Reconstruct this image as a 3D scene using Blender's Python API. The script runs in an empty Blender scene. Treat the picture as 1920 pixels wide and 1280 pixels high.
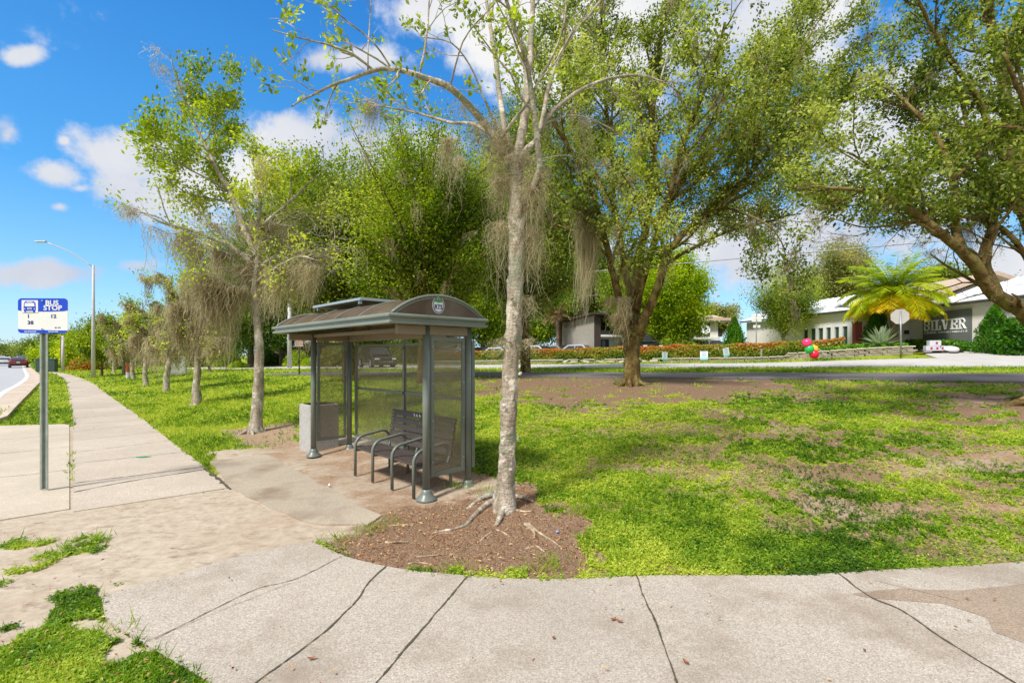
import bpy, math, random
import numpy as np
from math import pi, sin, cos, radians, sqrt
from mathutils import Vector, Matrix
from mathutils.geometry import tessellate_polygon

sc = bpy.context.scene
C = sc.collection
F, EYE, CX, HY = 905.0, 1.75, 960.0, 665.0      # focal length in photo pixels, eye height, principal column, horizon row

# ------------------------------------------------------------------ camera
cam = bpy.data.cameras.new('camera'); camo = bpy.data.objects.new('camera', cam); C.objects.link(camo)
camo.location = (0, 0, EYE); camo.rotation_euler = (pi/2, 0, 0)
cam.sensor_width = 36; cam.lens = F/1920*36; cam.shift_y = (HY-640)/1920
cam.clip_start = 0.05; cam.clip_end = 4000
sc.camera = camo

# ------------------------------------------------------------------ sun and sky
SUN_EL, SUN_AZ = radians(52), radians(222)        # azimuth clockwise from +Y : behind and left of the camera
sd = bpy.data.lights.new('sun', 'SUN'); sun = bpy.data.objects.new('sun', sd); C.objects.link(sun)
sd.energy = 2.0; sd.angle = radians(10); sd.color = (1, .97, .92)
sv = Vector((sin(SUN_AZ)*cos(SUN_EL), cos(SUN_AZ)*cos(SUN_EL), sin(SUN_EL)))
sun.rotation_euler = (-sv).to_track_quat('-Z', 'Y').to_euler()
w = bpy.data.worlds.new('World'); sc.world = w; w.use_nodes = True
sc.view_settings.view_transform = 'Standard'; sc.view_settings.look = 'None'
sc.view_settings.exposure = 1.38; sc.view_settings.gamma = 1.0
SKY_STRENGTH = 0.14

def lin(r, g, b):
    f = lambda c: (c/255/12.92) if c/255 <= .04045 else ((c/255+.055)/1.055)**2.4
    return (f(r), f(g), f(b), 1)
def build_world():
    nt = w.node_tree; nt.nodes.clear(); K = 1/(SKY_STRENGTH*2**sc.view_settings.exposure)
    N = nt.nodes.new; L = nt.links.new
    out = N('ShaderNodeOutputWorld'); bg = N('ShaderNodeBackground'); bg.inputs[1].default_value = SKY_STRENGTH
    sky = N('ShaderNodeTexSky'); sky.sky_type = 'NISHITA'; sky.sun_disc = False
    sky.sun_elevation = SUN_EL; sky.sun_rotation = SUN_AZ; sky.air_density = 1.0; sky.dust_density = .6; sky.ozone_density = 2.5
    hs = N('ShaderNodeHueSaturation'); hs.inputs['Saturation'].default_value = 1.28; hs.inputs['Value'].default_value = 1.0
    L(sky.outputs[0], hs.inputs['Color'])
    tc = N('ShaderNodeTexCoord'); sp = N('ShaderNodeSeparateXYZ')
    nz = N('ShaderNodeTexNoise'); nz.inputs['Scale'].default_value = 5.5; nz.inputs['Detail'].default_value = 9; nz.inputs['Roughness'].default_value = .56
    L(tc.outputs['Generated'], nz.inputs['Vector']); L(tc.outputs['Generated'], sp.inputs[0])
    def M(op, a, b=None, c=None, clamp=False):
        m = N('ShaderNodeMath'); m.operation = op; m.use_clamp = clamp
        for i, v in enumerate((a, b, c)):
            if v is None: continue
            if isinstance(v, (int, float)): m.inputs[i].default_value = v
            else: L(v, m.inputs[i])
        return m.outputs[0]
    ay = M('MAXIMUM', sp.outputs[1], .02)
    u = M('DIVIDE', sp.outputs[0], ay); v = M('DIVIDE', sp.outputs[2], ay)
    ell = [(430,320,250,85),(240,292,120,48),(560,255,110,45),(330,345,90,70),(700,300,160,90),(1480,455,330,75),(1080,70,230,150),
           (690,110,110,28),(860,25,130,60),(1500,50,190,110),(1760,250,330,170),(45,105,42,20),(15,255,34,34),(105,325,60,32),
           (112,388,30,14),(85,515,90,26),(262,498,50,18),(150,352,45,16),(1880,500,120,60),(120,265,20,14),(480,345,180,60)]
    acc = None
    for (px, py, rx, ry) in ell:
        du = M('MULTIPLY', M('SUBTRACT', u, (px-CX)/F), F/rx)
        dv = M('MULTIPLY', M('SUBTRACT', v, (HY-py)/F), F/ry)
        d = M('SUBTRACT', 1, M('SQRT', M('ADD', M('MULTIPLY', du, du), M('MULTIPLY', dv, dv))))
        if rx < 60: d = M('SUBTRACT', M('MULTIPLY', d, .8), .42)
        acc = d if acc is None else M('MAXIMUM', acc, d)
    back = M('MULTIPLY', M('LESS_THAN', sp.outputs[1], .02), 1.45)      # unseen cloud behind the viewer, added as bright neutral fill light
    acc = M('MAXIMUM', M('ADD', M('MAXIMUM', acc, -.9), back), M('MULTIPLY', M('SUBTRACT', sp.outputs[2], .72), 2.2))  # more cloud added overhead, out of view, to whiten the ambient light
    nf = N('ShaderNodeTexNoise'); nf.inputs['Scale'].default_value = 26; nf.inputs['Detail'].default_value = 7; nf.inputs['Roughness'].default_value = .6; L(tc.outputs['Generated'], nf.inputs['Vector'])
    fld = M('ADD', M('ADD', M('ADD', acc, .13), M('MULTIPLY', M('SUBTRACT', nz.outputs[0], .5), 2.6)), M('MULTIPLY', M('SUBTRACT', nf.outputs[0], .5), 1.5))
    mr = N('ShaderNodeMapRange'); mr.interpolation_type = 'SMOOTHSTEP'
    mr.inputs['From Min'].default_value = -.15; mr.inputs['From Max'].default_value = .6; L(fld, mr.inputs[0])
    n2 = N('ShaderNodeTexNoise'); n2.inputs['Scale'].default_value = 3.2; n2.inputs['Detail'].default_value = 6
    mp = N('ShaderNodeMapping'); mp.inputs['Location'].default_value = (3, 1, .2); L(tc.outputs['Generated'], mp.inputs[0]); L(mp.outputs[0], n2.inputs['Vector'])
    cr = N('ShaderNodeValToRGB'); cr.color_ramp.elements[0].position = .35; cr.color_ramp.elements[0].color = (.62,.68,.82,1)
    cr.color_ramp.elements[1].position = .62; cr.color_ramp.elements[1].color = (1,1,1,1); L(n2.outputs[0], cr.inputs[0])
    sc2 = N('ShaderNodeVectorMath'); sc2.operation = 'SCALE'; sc2.inputs['Scale'].default_value = .93*K; L(cr.outputs[0], sc2.inputs[0])
    gr = N('ShaderNodeValToRGB'); e = gr.color_ramp.elements; e.new(.1); e.new(.28); e.new(.6)
    for i, (p_, c_) in enumerate([(0, (176,216,246)), (.1, (132,198,244)), (.28, (66,160,230)), (.6, (26,120,206)), (1, (18,92,176))]): e[i].position = p_; e[i].color = lin(*c_)
    L(sp.outputs[2], gr.inputs[0]); gs = N('ShaderNodeVectorMath'); gs.operation = 'SCALE'; gs.inputs['Scale'].default_value = K; L(gr.outputs[0], gs.inputs[0])
    sk = N('ShaderNodeMix'); sk.data_type = 'RGBA'; sk.inputs[0].default_value = .8; L(hs.outputs[0], sk.inputs[6]); L(gs.outputs[0], sk.inputs[7])
    mx = N('ShaderNodeMix'); mx.data_type = 'RGBA'
    L(mr.outputs[0], mx.inputs[0]); L(sk.outputs[2], mx.inputs[6]); L(sc2.outputs[0], mx.inputs[7])
    L(mx.outputs[2], bg.inputs[0]); L(bg.outputs[0], out.inputs[0])

build_world()
# ------------------------------------------------------------------ numeric helpers
def nrm(a):
    a = np.asarray(a, float); return a/np.maximum(np.linalg.norm(a, axis=-1, keepdims=True), 1e-9)
def vnoise(p, seed=0):
    p = np.asarray(p, float)
    if p.shape[-1] == 2: p = np.concatenate([p, np.zeros(p.shape[:-1]+(1,))], -1)
    i = np.floor(p).astype(np.int64); f = p-i; f = f*f*(3-2*f)
    def h(dx, dy, dz):
        n = (i[..., 0]+dx)*73856093 ^ (i[..., 1]+dy)*19349663 ^ (i[..., 2]+dz)*83492791 ^ (seed*2654435761)
        n = (n ^ (n >> 13)) & 0x7fffffff; n = (n*1274126177) & 0x7fffffff; n = n ^ (n >> 16)
        return (n & 0xffff)/65535.0
    x0 = lambda dy, dz: h(0, dy, dz)*(1-f[..., 0])+h(1, dy, dz)*f[..., 0]
    y0 = lambda dz: x0(0, dz)*(1-f[..., 1])+x0(1, dz)*f[..., 1]
    return y0(0)*(1-f[..., 2])+y0(1)*f[..., 2]
def fbm(p, seed=0, octv=4):
    p = np.asarray(p, float); s = 0; a = .5; t = 0
    for k in range(octv):
        s = s+a*vnoise(p*(2**k), seed+k*17); t += a; a *= .5
    return s/t
def sstep(x, a, b):
    t = np.clip((np.asarray(x, float)-a)/(b-a), 0, 1); return t*t*(3-2*t)

# ------------------------------------------------------------------ the lie of the land
def ground(x, y):
    x = np.asarray(x, float); y = np.asarray(y, float)
    p = .702*x+.712*y; s = -.857*x+.514*y; n = .514*x+.857*y
    zs = np.clip(1.15-.0163*s, 0, 1.5); zp = np.clip(zs-.12, 0, 1.4)
    u = np.maximum(np.minimum(p-3.5, y-4.35), 0)
    t = np.clip(u/(u+np.maximum(18-n, 0)+1e-6), 0, 1)
    lo = zp*(1-(1-t)**1.5)
    up = zp+(zs-zp)*sstep(n, 20, 26)
    z = np.where(n < 18, lo, up)
    wr = sstep(-s, -3, 6)
    z = z+(.028+.052*wr)*np.clip(n-28, 0, 12)*sstep(s, 75, 45)
    z = z*sstep(p, 2.4, 9) if np.ndim(z) == 0 else z*np.where(n > 15, sstep(p, 2.4, 9), 1)
    z = z+.05*np.exp(-((x+.12)**2+(y-5.2)**2)/.35)
    return z
def gz(x, y): return float(ground(np.array([x]), np.array([y]))[0])
def U(px, py):                      # photo pixel -> point on flat ground level
    Z = F*EYE/(py-HY); return ((px-CX)/F*Z, Z)
def P(px, py, Z): return np.array([(px-CX)/F*Z, Z, EYE+(HY-py)/F*Z])
def G(px, py):                      # photo pixel -> where its ray meets the land
    Zs = np.concatenate([np.arange(2, 40, .02), np.arange(40, 400, .2)])
    z = EYE+(HY-py)/F*Zs; g = ground((px-CX)/F*Zs, Zs)
    k = np.where(z <= g)[0]; Z = Zs[k[0]] if len(k) else 300.
    return float((px-CX)/F*Z), float(Z)
def at(px, Z):
    x = (px-CX)/F*Z; return np.array([x, Z, gz(x, Z)])

# ------------------------------------------------------------------ meshes
class Geo:
    def __init__(s): s.V = []; s.Q = []; s.T = []; s.n = 0; s.A = []; s.sm = False
    def add(s, v, q=None, t=None, a=None):
        v = np.asarray(v, float).reshape(-1, 3)
        if q is not None and len(q): s.Q.append(np.asarray(q, np.int64).reshape(-1, 4)+s.n)
        if t is not None and len(t): s.T.append(np.asarray(t, np.int64).reshape(-1, 3)+s.n)
        s.V.append(v); s.A.append(np.full(len(v), .5) if a is None else np.broadcast_to(np.asarray(a, float), (len(v),)).copy()); s.n += len(v)
        return s
    def verts(s): return np.concatenate(s.V) if s.V else np.zeros((0, 3))
    def box(s, c, d, R=None, taper=None):
        v = np.array([[x, y, z] for z in (-.5, .5) for y in (-.5, .5) for x in (-.5, .5)])
        if taper: v[4:, :2] *= taper
        v = v*np.array(d)
        if R is not None: v = v@np.array(R).T
        s.add(v+np.array(c), [[0,2,3,1],[4,5,7,6],[0,1,5,4],[2,6,7,3],[0,4,6,2],[1,3,7,5]]); return s
    def tube(s, pts, r, n=8, cap=True, a=None, jag=0, seed=0):
        pts = np.asarray(pts, float); m = len(pts); r = np.broadcast_to(np.asarray(r, float), (m,))
        t = np.gradient(pts, axis=0); t = nrm(t); d = pts[-1]-pts[0]
        E3 = np.array([[0, 0, 1.], [0, 1., 0], [1., 0, 0], [.577, .577, .577]]); ref = E3[np.argmin(np.abs(t@E3.T).max(0))]
        u = nrm(np.cross(t, ref)); v = np.cross(t, u)
        an = np.arange(n)*2*pi/n
        rr = r[:, None]*np.ones((m, n))
        if jag: rr = rr*(1+jag*(vnoise(np.stack(np.broadcast_arrays(np.cos(an)[None, :]*2+seed, np.sin(an)[None, :]*2, (np.arange(m)*.9)[:, None]), -1), seed)-.5)*2)
        vv = pts[:, None, :]+rr[..., None]*(np.cos(an)[None, :, None]*u[:, None, :]+np.sin(an)[None, :, None]*v[:, None, :])
        i = np.arange(m-1)[:, None]*n; j = np.arange(n)[None, :]; j2 = (j+1) % n
        q = np.stack([i+j, i+n+j, i+n+j2, i+j2], -1).reshape(-1, 4)
        V = vv.reshape(-1, 3); T = None
        if cap:
            V = np.concatenate([V, pts[:1], pts[-1:]]); k = m*n
            T = np.concatenate([np.stack([np.full(n, k), np.arange(n), (np.arange(n)+1) % n], -1),
                                np.stack([np.full(n, k+1), (m-1)*n+(np.arange(n)+1) % n, (m-1)*n+np.arange(n)], -1)])
        s.add(V, q, T, a); return s
    def cyl(s, p0, p1, r0, r1=None, n=12, cap=True): return s.tube([p0, p1], [r0, r0 if r1 is None else r1], n, cap)
    def lathe(s, prof, c=(0, 0, 0), n=24):
        pts = [(c[0], c[1], c[2]+z) for r, z in prof]; m = len(prof); an = np.arange(n)*2*pi/n
        V = np.array([[c[0]+r*cos(a), c[1]+r*sin(a), c[2]+z] for r, z in prof for a in an])
        i = np.arange(m-1)[:, None]*n; j = np.arange(n)[None, :]; j2 = (j+1) % n
        s.add(V, np.stack([i+j, i+j2, i+n+j2, i+n+j], -1).reshape(-1, 4)); return s
    def poly(s, pts, h=0, R=None, c=(0, 0, 0)):      # flat polygon in local xy, optional thickness h upward
        pts = [tuple(p) for p in pts]; n = len(pts)
        tr = tessellate_polygon([[Vector((p[0], p[1], 0)) for p in pts]])
        tr = [list(t) for t in tr]; o = []
        for t in tr:
            a, b, d = [pts[k] for k in t]
            if (b[0]-a[0])*(d[1]-a[1])-(b[1]-a[1])*(d[0]-a[0]) < 0: t = t[::-1]
            o.append(t)
        V = [(p[0], p[1], h) for p in pts]
        if h: V += [(p[0], p[1], 0) for p in pts]
        V = np.array(V, float)
        if R is not None: V = V@np.array(R).T
        V = V+np.array(c)
        q = None; T = list(o)
        if h:
            ar = sum(pts[i][0]*pts[(i+1) % n][1]-pts[(i+1) % n][0]*pts[i][1] for i in range(n))
            q = [[n+i, n+(i+1) % n, (i+1) % n, i] if ar > 0 else [i, (i+1) % n, n+(i+1) % n, n+i] for i in range(n)]
            T += [[a+n for a in t[::-1]] for t in o]
        s.add(V, q, T); return s
    def quad(s, a, b, c, d): s.add([a, b, c, d], [[0, 1, 2, 3]]); return s
    def move(s, d): s.V = [v+np.asarray(d, float) for v in s.V]; return s
    def xf(s, R, d=(0, 0, 0)): s.V = [v@np.array(R).T+np.asarray(d, float) for v in s.V]; return s
    def join(s, o):
        if not o.n: return s
        s.add(o.verts(), np.concatenate(o.Q) if o.Q else None, np.concatenate(o.T) if o.T else None, np.concatenate(o.A)); return s

def mesh(name, g, smooth=False, attrs=None):
    me = bpy.data.meshes.new(name); V = g.verts()
    Q = np.concatenate(g.Q) if g.Q else np.zeros((0, 4), np.int64); T = np.concatenate(g.T) if g.T else np.zeros((0, 3), np.int64)
    me.vertices.add(len(V)); me.vertices.foreach_set('co', V.astype(np.float32).ravel())
    li = np.concatenate([Q.ravel(), T.ravel()]).astype(np.int32); me.loops.add(len(li)); me.loops.foreach_set('vertex_index', li)
    st = np.concatenate([np.arange(len(Q))*4, len(Q)*4+np.arange(len(T))*3]).astype(np.int32)
    me.polygons.add(len(st)); me.polygons.foreach_set('loop_start', st)
    try: me.polygons.foreach_set('loop_total', np.concatenate([np.full(len(Q), 4), np.full(len(T), 3)]).astype(np.int32))
    except Exception: pass
    me.polygons.foreach_set('use_smooth', np.full(len(st), smooth))
    at_ = me.attributes.new('tint', 'FLOAT', 'POINT'); at_.data.foreach_set('value', np.concatenate(g.A).astype(np.float32))
    for k, val in (attrs or {}).items():
        a = me.attributes.new(k, 'FLOAT', 'POINT'); a.data.foreach_set('value', np.asarray(val, np.float32))
    me.update(calc_edges=True); me.validate()
    return me
def tag(o, label=None, cat=None, group=None, kind=None):
    if label: o['label'] = label
    if cat: o['category'] = cat
    if group: o['group'] = group
    if kind: o['kind'] = kind
    return o
def obj(name, g, m, parent=None, smooth=False, bevel=0, attrs=None, loc=None):
    o = bpy.data.objects.new(name, mesh(name, g, smooth, attrs)); C.objects.link(o)
    if m: o.data.materials.append(m)
    if parent: o.parent = parent
    if loc is not None: o.location = loc
    if bevel:
        b = o.modifiers.new('bevel', 'BEVEL'); b.width = bevel; b.segments = 2; b.limit_method = 'ANGLE'; b.angle_limit = radians(40)
    return o
def thing(name, label, cat, loc=(0, 0, 0), rz=0, group=None):
    o = bpy.data.objects.new(name, None); C.objects.link(o); o.location = tuple(map(float, loc)); o.rotation_euler = (0, 0, rz)
    o.empty_display_size = .2
    return tag(o, label, cat, group)
def struct(name, g, m, smooth=False, kind='structure', attrs=None, label=None):
    o = obj(name, g, m, None, smooth, attrs=attrs); tag(o, label, None, None, kind); return o
def copy_tree(o, parent=None):
    c = o.copy(); C.objects.link(c)
    if parent: c.parent = parent
    for ch in list(o.children): copy_tree(ch, c)
    return c
def text_mesh(name, s, size, m, parent, loc, rot, ext=.001, bold=0, align='CENTER', sx=1.0):
    cu = bpy.data.curves.new(name, 'FONT'); cu.body = s; cu.size = size; cu.extrude = ext; cu.offset = bold; cu.align_x = align; cu.align_y = 'CENTER'
    cu.resolution_u = 3
    t = bpy.data.objects.new(name, cu); me = bpy.data.meshes.new_from_object(t); me.name = name
    o = bpy.data.objects.new(name, me); C.objects.link(o); o.data.materials.clear(); o.data.materials.append(m)
    o.parent = parent; o.location = loc; o.rotation_euler = rot; o.scale = (sx, 1, 1)
    bpy.data.objects.remove(t); bpy.data.curves.remove(cu); return o

# ------------------------------------------------------------------ materials
def lin(r, g, b):
    f = lambda c: (c/255/12.92) if c/255 <= .04045 else ((c/255+.055)/1.055)**2.4
    return (f(r), f(g), f(b), 1)
class MT:
    def __init__(s, name):
        s.m = bpy.data.materials.new(name); s.m.use_nodes = True; s.nt = s.m.node_tree; s.nt.nodes.clear()
        s.out = s.N('ShaderNodeOutputMaterial'); s.tc = None
    def N(s, t): return s.nt.nodes.new(t)
    def L(s, a, b): s.nt.links.new(a, b)
    def co(s):
        if not s.tc: s.tc = s.N('ShaderNodeTexCoord')
        return s.tc.outputs['Object']
    def noise(s, scale, detail=4, rough=.6, vec=None, stretch=None):
        n = s.N('ShaderNodeTexNoise'); n.inputs['Scale'].default_value = scale; n.inputs['Detail'].default_value = detail; n.inputs['Roughness'].default_value = rough
        v = vec or s.co()
        if stretch:
            mp = s.N('ShaderNodeMapping'); mp.inputs['Scale'].default_value = stretch; s.L(v, mp.inputs[0]); v = mp.outputs[0]
        s.L(v, n.inputs['Vector']); return n.outputs[0]
    def ramp(s, fac, stops):
        r = s.N('ShaderNodeValToRGB'); e = r.color_ramp.elements
        while len(e) < len(stops): e.new(.5)
        for i, (p, c) in enumerate(stops): e[i].position = p; e[i].color = c if len(c) == 4 else (*c, 1)
        s.L(fac, r.inputs[0]); return r.outputs[0]
    def mix(s, fac, a, b, blend='MIX'):
        m = s.N('ShaderNodeMix'); m.data_type = 'RGBA'; m.blend_type = blend
        for i, v in ((0, fac), (6, a), (7, b)):
            if isinstance(v, (int, float)): m.inputs[i].default_value = v
            elif isinstance(v, tuple): m.inputs[i].default_value = v if len(v) == 4 else (*v, 1)
            else: s.L(v, m.inputs[i])
        return m.outputs[2]
    def math(s, op, a, b=0, clamp=False):
        m = s.N('ShaderNodeMath'); m.operation = op; m.use_clamp = clamp
        for i, v in ((0, a), (1, b)):
            if isinstance(v, (int, float)): m.inputs[i].default_value = v
            else: s.L(v, m.inputs[i])
        return m.outputs[0]
    def rng(s, v, a, b, c=0, d=1):
        m = s.N('ShaderNodeMapRange'); s.L(v, m.inputs[0])
        for k, x in zip((1, 2, 3, 4), (a, b, c, d)): m.inputs[k].default_value = x
        return m.outputs[0]
    def attr(s, name): a = s.N('ShaderNodeAttribute'); a.attribute_name = name; return a.outputs['Fac']
    def bump(s, h, strength=.3, dist=.01):
        b = s.N('ShaderNodeBump'); b.inputs['Strength'].default_value = strength; b.inputs['Distance'].default_value = dist; s.L(h, b.inputs['Height']); return b.outputs[0]
    def pbr(s, col, rough=.7, metal=0, nor=None, spec=None, alpha=None):
        p = s.N('ShaderNodeBsdfPrincipled')
        if isinstance(col, tuple): p.inputs['Base Color'].default_value = col if len(col) == 4 else (*col, 1)
        else: s.L(col, p.inputs['Base Color'])
        if isinstance(rough, (int, float)): p.inputs['Roughness'].default_value = rough
        else: s.L(rough, p.inputs['Roughness'])
        p.inputs['Metallic'].default_value = metal
        if spec is not None: p.inputs['Specular IOR Level'].default_value = spec
        if nor: s.L(nor, p.inputs['Normal'])
        if alpha is not None: s.L(alpha, p.inputs['Alpha'])
        s.L(p.outputs[0], s.out.inputs[0]); s.p = p; return s.m
def simple(name, c, rough=.6, var=.25, scale=6, metal=0, bump=.1, spec=None):
    m = MT(name); n = m.noise(scale, 5, .65); c = c if len(c) == 4 else (*c, 1)
    d = tuple(x*(1-var) for x in c[:3])+(1,); l = tuple(min(1, x*(1+var*.5)) for x in c[:3])+(1,)
    col = m.ramp(n, [(.3, d), (.7, l)])
    return m.pbr(col, m.rng(n, .3, .7, rough*.85, min(1, rough*1.15)), metal, m.bump(m.noise(scale*8, 3), bump, .005) if bump else None, spec)
def leafmat(name, dark, mid, light, trans=.35, rough=.45):
    m = MT(name); t = m.attr('tint')
    col = m.ramp(t, [(0, dark), (.5, mid), (1, light)])
    d = m.N('ShaderNodeBsdfPrincipled'); m.L(col, d.inputs['Base Color']); d.inputs['Roughness'].default_value = rough; d.inputs['Specular IOR Level'].default_value = .35
    tr = m.N('ShaderNodeBsdfTranslucent'); c2 = m.mix(.35, col, (1, 1, .1, 1), 'MULTIPLY'); g = m.N('ShaderNodeHueSaturation'); m.L(col, g.inputs['Color']); g.inputs['Value'].default_value = 1.5; g.inputs['Saturation'].default_value = 1.1
    m.L(g.outputs[0], tr.inputs[0])
    mx = m.N('ShaderNodeMixShader'); mx.inputs[0].default_value = trans; m.L(d.outputs[0], mx.inputs[1]); m.L(tr.outputs[0], mx.inputs[2]); m.L(mx.outputs[0], m.out.inputs[0])
    return m.m
def barkmat(name, a, b, c, scale=6, lichen=None, stretch=(1, 1, .25), bump=.6):
    m = MT(name); n = m.noise(scale, 8, .7, stretch=stretch); n2 = m.noise(scale*.6, 4)
    col = m.ramp(n, [(.3, a), (.5, b), (.7, c)])
    if lichen: col = m.mix(m.rng(n2, .5, .62), col, lichen)
    v = m.N('ShaderNodeTexVoronoi'); v.inputs['Scale'].default_value = scale*3; m.L(m.co(), v.inputs['Vector'])
    col = m.mix(m.rng(v.outputs['Distance'], .0, .22, .55, 0), col, tuple(x*.35 for x in a[:3])+(1,))
    pat = m.noise(scale*.45, 5, .7, stretch=(1, 1, .8)); col = m.mix(m.rng(pat, .52, .6, 0, .55), col, tuple(min(1, x*1.45+.03) for x in c[:3])+(1,))
    rings = m.noise(scale*1.3, 4, .75, stretch=(.5, .5, 3.2)); col = m.mix(m.rng(rings, .56, .66, 0, .6), col, tuple(x*.5 for x in a[:3])+(1,))
    return m.pbr(col, .9, 0, m.bump(m.math('ADD', n, m.math('ADD', m.math('MULTIPLY', v.outputs['Distance'], .5), m.math('MULTIPLY', rings, .6))), bump, .03), .2)
# ------------------------------------------------------------------ palette
def ground_mat():
    m = MT('ground'); g = m.attr('grass'); mu = m.attr('mulch'); di = m.attr('dirt')
    big = m.noise(.7, 5); med = m.noise(9, 6, .7); fine = m.noise(70, 5, .75); f2 = m.noise(24, 4, .7)
    sand = m.ramp(med, [(.3, lin(158,143,124)), (.52, lin(180,166,147)), (.72, lin(194,181,163))])
    sand = m.mix(m.rng(big, .45, .65, 0, .35), sand, lin(150,124,98))
    dirt = m.ramp(f2, [(.3, lin(112,86,64)), (.55, lin(154,126,100)), (.75, lin(178,154,130))])
    mulch = m.ramp(fine, [(.3, lin(58,44,34)), (.46, lin(112,88,68)), (.6, lin(152,126,102)), (.72, lin(194,172,148))])
    grs = m.ramp(m.noise(30, 6, .75), [(.3, lin(84,100,24)), (.5, lin(132,146,34)), (.72, lin(168,176,52))])
    patch = m.noise(.35, 4, .6)
    grs = m.mix(m.rng(patch, .42, .62, 0, .55), grs, lin(150,158,48))
    col = m.mix(m.math('MULTIPLY', di, 1.0, True), sand, dirt)
    col = m.mix(mu, col, mulch)
    e = m.math('ADD', g, m.math('MULTIPLY', m.math('SUBTRACT', f2, .5), 1.1), True)
    col = m.mix(m.rng(e, .35, .6), col, grs)
    scuff = m.noise(2.6, 6, .72, stretch=(1, 2.4, 1)); sand_w = m.math('SUBTRACT', 1, m.math('MAXIMUM', g, m.math('MAXIMUM', mu, di)), True)
    col = m.mix(m.math('MULTIPLY', m.rng(scuff, .54, .68, 0, .6), sand_w), col, lin(112,90,72)); col = m.mix(m.math('MULTIPLY', m.rng(fine, .68, .74, 0, .7), sand_w), col, lin(90,70,54))
    h = m.math('ADD', m.math('ADD', m.math('MULTIPLY', med, .7), scuff), m.math('MULTIPLY', fine, .5))
    return m.pbr(col, .95, 0, m.bump(h, .3, .02), .1)
def concrete_mat(name, dark, mid, light, agg=1.0, dirt=(.45,.36,.27,1), dirtamt=.35, joint=None):
    m = MT(name); n = m.noise(1.4, 6, .6); f = m.noise(120, 4, .7)
    v = m.N('ShaderNodeTexVoronoi'); v.inputs['Scale'].default_value = 130; m.L(m.co(), v.inputs['Vector'])
    v2 = m.N('ShaderNodeTexVoronoi'); v2.inputs['Scale'].default_value = 38; m.L(m.co(), v2.inputs['Vector'])
    col = m.ramp(f, [(.3, dark), (.5, mid), (.7, light)])
    sx = m.N('ShaderNodeSeparateColor'); m.L(v.outputs['Color'], sx.inputs[0])
    spk = m.rng(sx.outputs[0], .0, 1, -.5*agg, .5*agg)
    hsv = m.N('ShaderNodeHueSaturation'); m.L(col, hsv.inputs['Color']); m.L(m.math('ADD', spk, 1), hsv.inputs['Value']); col = hsv.outputs[0]
    pit = m.rng(v2.outputs['Distance'], .02, .09, .55*agg, 0); s2 = m.N('ShaderNodeSeparateColor'); m.L(v2.outputs['Color'], s2.inputs[0])
    pit = m.math('MULTIPLY', pit, m.rng(s2.outputs[1], .8, .83, 0, 1), True)
    col = m.mix(pit, col, (.08,.065,.05,1))
    col = m.mix(m.rng(n, .5, .72, 0, dirtamt), col, dirt)
    tone = m.noise(.45, 3, .5); col = m.mix(m.rng(tone, .4, .62, 0, .28), col, (.24,.2,.16,1))
    blotch = m.noise(5, 5, .7); col = m.mix(m.rng(blotch, .3, .7, .16, 0), col, (.2,.18,.15,1))
    return m.pbr(col, .88, 0, m.bump(m.math('ADD', f, v.outputs['Distance']), .35*agg, .006), .25)
def asphalt_mat(name, a, b):
    m = MT(name); n = m.noise(140, 3, .7); n2 = m.noise(.8, 5)
    col = m.ramp(n, [(.3, a), (.7, b)]); col = m.mix(m.rng(n2, .4, .7, 0, .3), col, tuple(x*1.35 for x in b[:3])+(1,))
    return m.pbr(col, .85, 0, m.bump(n, .3, .006), .3)
M_ground = ground_mat()
M_walk = concrete_mat('concrete_walk', lin(164,149,133), lin(190,176,159), lin(208,196,181), .5)
M_corner = concrete_mat('exposed_aggregate', lin(146,136,122), lin(176,165,151), lin(200,190,177), .5, dirt=lin(136,116,96), dirtamt=.75)
M_pad = concrete_mat('pad_concrete', lin(176,162,143), lin(196,183,163), lin(212,200,182), .35, dirtamt=.3)
M_apron = concrete_mat('apron_concrete', lin(152,138,118), lin(178,164,144), lin(196,184,164), .4, dirt=lin(128,104,80), dirtamt=.85)
M_road = asphalt_mat('main_road_asphalt', lin(150,150,152), lin(176,176,177))
M_street = asphalt_mat('street_asphalt', lin(160,156,152), lin(192,187,181))
M_path = asphalt_mat('path_asphalt', lin(88,82,80), lin(120,112,108))
M_crack = simple('crack_soil', lin(84,76,56), .95, .5, 40, bump=0)
M_white = simple('white_paint', (.78,.78,.77), .5, .06, 5)
M_roadpaint = simple('road_paint', (.72,.71,.68), .7, .2, 20)
M_gutter = concrete_mat('gutter_concrete', lin(180,160,140), lin(200,182,162), lin(214,198,180), .4)
M_weed = leafmat('weed_leaves', lin(56,92,16), lin(120,156,32), lin(186,196,72), .38)
M_blade = leafmat('grass_blades', lin(64,100,16), lin(126,160,32), lin(196,200,84), .4)
M_litter = leafmat('dry_leaves', lin(92,50,30), lin(160,98,58), lin(206,172,122), .1, .6)

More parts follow.
